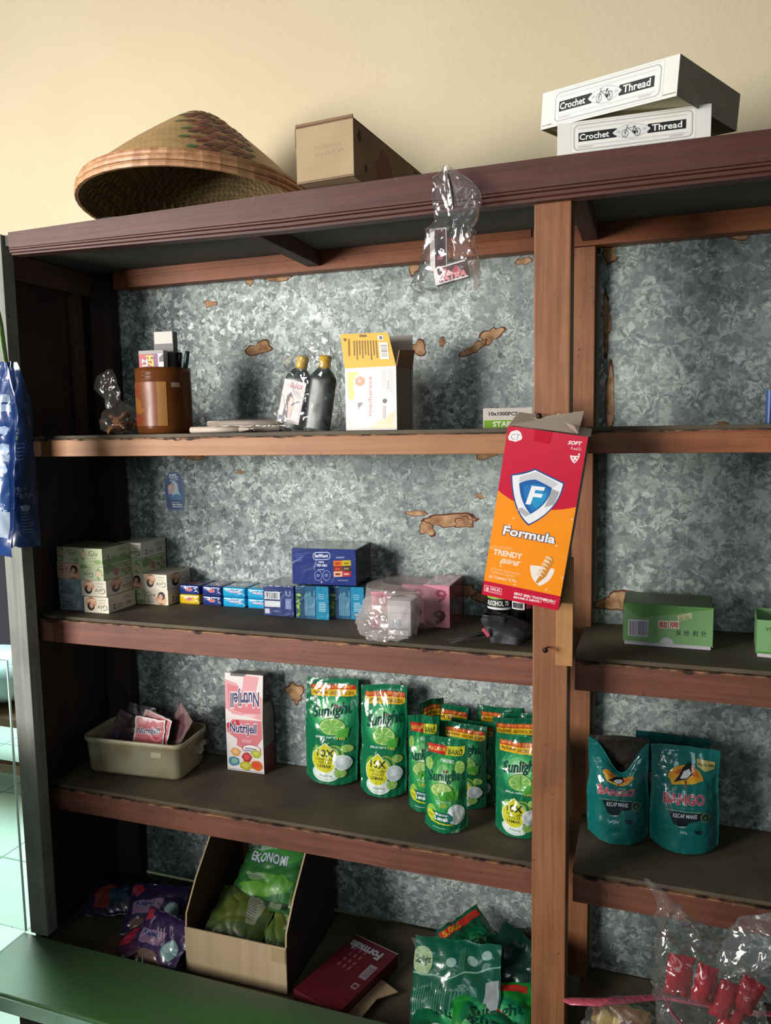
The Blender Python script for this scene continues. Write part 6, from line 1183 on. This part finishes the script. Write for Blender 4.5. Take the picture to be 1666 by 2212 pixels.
def scrap(label, pts, z, m, seed, th=.002):
    mb = MB(); P = [at(px, py, Z=S4+z)+Vector((0, 0, .004*noise.noise(Vector((px*.02, py*.02, seed))))) for px, py in pts]; n_ = len(P)
    mb.add(P+[p-Vector((0, 0, th)) for p in P], [list(range(n_)), [2*n_-1-i for i in range(n_)]]+[[i, i+n_, (i+1) % n_+n_, (i+1) % n_] for i in range(n_)], m); return tag(mb.build('card_scrap', None), label, 'cardboard')
scrap('torn tan cardboard scrap beside the fallen red box', [(722, 2184), (778, 2200), (815, 2156), (860, 2141), (826, 2116), (778, 2134)], .012, blotch('tan_scrap', '#9c8460', '#ab9370', scale=20), 2)
scrap('pale grey card lying at the back of the cabinet floor', [(889, 2026), (905, 2058), (958, 2050), (978, 2036), (972, 2024)], .006, ink('#9a9894', rough=.8), 5)
def backp(A):
    A.lines((.02, .05), (.40, .50), 14, '#4c8a70', vertical=True); A.lines((.44, .1), (.6, .50), 4, '#4c8a70', vertical=True); A.ell((.10, .72), .12, .17, '#9fb98a'); A.text('Sunlight', (.02, .66), (.20, .66), (.02, .78), '#2a4a3c', bold=.02)
    for c in ((.44, .74), (.68, .78), (.84, .86)): A.ell(c, .06, .055, '#8fb5a8')
    A.poly([(.80, .22), (.84, .55), (.98, .60), (.98, .28)], '#aeb9bb'); A.rect((.66, .18), (.74, .5), '#3f7a66'); A.lines((.53, .62), (.6, .95), 4, '#4f8f74', vertical=True); A.poly([(0, .56), (.4, .54), (.6, .62), (1, .74), (1, .76), (.6, .64), (.4, .56), (0, .58)], '#7fb09a')
def topp(A): glow(A, (.5, .5), .4, .3, GR[:5]); A.text('Sunlight', (.2, .4), (.85, .45), (.2, .62), dkg, bold=.02); A.rect((.05, .85), (.95, .95), '#c8372a'); A.text('5.000', (.1, .86), (.5, .86), (.1, .94), '#e2b12a', bold=.03); A.ell((.3, .2), .12, .12, '#cfe0da'); A.poly([(.6, .1), (.9, .1), (.85, .3)], '#bfd6cf')
gq = 'empty green pouches piled on the cabinet floor'
kw = dict(floor=S4+.001, group=gq, name='empty_pouch', cat='pouch', coat=.6, rough=.28)
sachet('empty green pouch lying back side up, foremost in the floor pile', flat_at(985, 2130, .060, .12, -.62), .165, .145, '#0d5a42', backp, 51, T=.012, crump=.005, **kw)
sachet('dark green empty pouch tilted against the pile, right of the foremost one', flat_at(1100, 2100, .062, -.5, -.8, .3), .12, .14, '#12382c', None, 52, T=.012, crump=.009, **kw)
sachet('green empty pouch with a red price corner at the back of the pile', flat_at(1030, 2055, .05, .9, -.95, -.2), .11, .14, '#1d5c40', topp, 53, T=.01, crump=.006, **kw)
sachet('bright green empty pouch low at the front right of the pile', flat_at(1066, 2200, .03, .3, -1.1, .0), .15, .12, '#1c8a34', topp, 54, T=.014, crump=.008, **kw)
sachet('green empty pouch at the bottom front of the pile', flat_at(1000, 2215, .018, -.1, -1.25, .0), .18, .10, '#0f6a44', topp, 55, T=.012, crump=.008, **kw)
sachet('dark empty pouch half behind the post in the floor pile', flat_at(1130, 2080, .035, .5, -.9, .1), .10, .11, '#1a3329', None, 56, T=.012, crump=.009, **kw)
sachet('dark green empty pouch under the right side of the pile', flat_at(1105, 2165, .022, -.1, -1.2, .0), .17, .12, '#0f3a2b', backp, 57, T=.012, crump=.009, **kw)

# ---------------------------------------------------------------- floor of the cabinet, right bay
o_ = at(1520, 2080, Y=-.02); rbg = thing('sachet_bag', 'clear crackling bag of red packs standing at the lower right of the cabinet', 'bag', Matrix.Translation(o_))
def rl(px, py, Y): return at(px, py, Y=Y)-o_
mb = MB(); bag_mesh(mb, [(rl(1540, 2290, -.05), .045, .05, 0), (rl(1545, 2230, -.05), .085, .07, .0), (rl(1530, 2160, -.05), .080, .065, .1), (rl(1525, 2100, -.05), .074, .05, .2), (rl(1500, 2040, -.045), .055, .028, .2), (rl(1462, 1985, -.04), .030, .014, .1), (rl(1430, 1940, -.035), .014, .007, 0), (rl(1396, 1898, -.03), .006, .003, 0)], filmA, 6.2, crump=.011, nu=72, nv=110); mb.build('film', rbg)
mb = MB(); bag_mesh(mb, [(rl(1560, 2110, -.07), .010, .006, 0), (rl(1625, 2060, -.075), .040, .015, -.3), (rl(1690, 2020, -.08), .060, .02, -.3), (rl(1740, 2000, -.08), .05, .01, -.3)], filmA, 9.2, crump=.01, nu=40, nv=50); mb.build('bag_handle', rbg)
for i, (px, py, w_, h_, rz, ry) in enumerate(((1468, 2108, .040, .062, .3, .15), (1523, 2128, .030, .058, .1, .25), (1565, 2160, .030, .06, .0, .30), (1615, 2150, .032, .055, -.2, .35), (1580, 2200, .03, .05, .1, .5))):
    c = at(px, py, Y=-.055+.004*i); M = Matrix.Translation(c) @ Matrix.Rotation(rz, 4, 'Z') @ Matrix.Rotation(ry, 4, 'Y') @ Matrix.Rotation(-.1, 4, 'X')
    sachet(('largest shiny red pack at the left in the clear bag', 'red pack second from the left in the clear bag', 'red pack third from the left in the clear bag', 'dim red pack at the right in the clear bag', 'red pack lowest in the clear bag')[i], M, w_, h_, '#a31220', None, 61+i, T=.02, group='red packs in the clear bag', name='red_pack', cat='pack', coat=.7, rough=.2, crump=.004)
bg2 = thing('sachet_bag', 'clear bag with brownish crumpled contents at the bottom right, beside the post', 'bag', Matrix.Translation(at(1380, 2240, Y=-.02))); o_ = bg2.matrix_world.translation.copy()
mb = MB(); bag_mesh(mb, [(rl(1370, 2330, -.02), .06, .05, 0), (rl(1370, 2260, -.02), .085, .06, 0), (rl(1365, 2205, -.02), .070, .05, 0), (rl(1365, 2178, -.02), .035, .02, 0), (rl(1367, 2170, -.02), .004, .004, 0)], filmA, 4.4, crump=.010, nu=56, nv=50); mb.build('film', bg2)
sachet('tan and maroon crumpled wrapper inside the lower clear bag', Matrix.Translation(at(1340, 2225, Y=-.02)) @ Matrix.Rotation(-.5, 4, 'X'), .09, .07, '#8a6a44', lambda A: (A.poly(blob_outline(.7, .5, .2, .3, 3), '#5a1a28'), A.poly(blob_outline(.3, .6, .25, .2, 7), '#b39a5a')), 71, T=.02, crump=.009, name='wrapper', cat='wrapper')
rb2 = thing('raffia_ribbon', 'shiny pink raffia ribbon stretched from the post across the lower right bay', 'ribbon', Matrix.Translation((0, 0, 0)))
pk_m = ink('#c4566a', rough=.22, bump=.6, bscale=60, coat=.6); mb = MB()
mb.tube([at(1217, 2160, Y=-.008), at(1235, 2163, Y=-.012), at(1290, 2165, Y=-.014), at(1350, 2160, Y=-.0), at(1430, 2153, Y=.03), at(1520, 2170, Y=.034), at(1600, 2185, Y=.034), at(1680, 2192, Y=.034), at(1760, 2198, Y=.034)], [.004, .009, .0085, .008, .006, .005, .005, .006, .006], pk_m, n=12, flat=.35); mb.build('strand', rb2)
mb = MB(); mb.tube([at(1434, 2150, Y=-.125), at(1450, 2185, Y=-.125), at(1478, 2215, Y=-.122), at(1500, 2240, Y=-.12)], [.0015, .003, .0035, .003], pk_m, n=10, flat=.4); mb.build('strand', rb2)
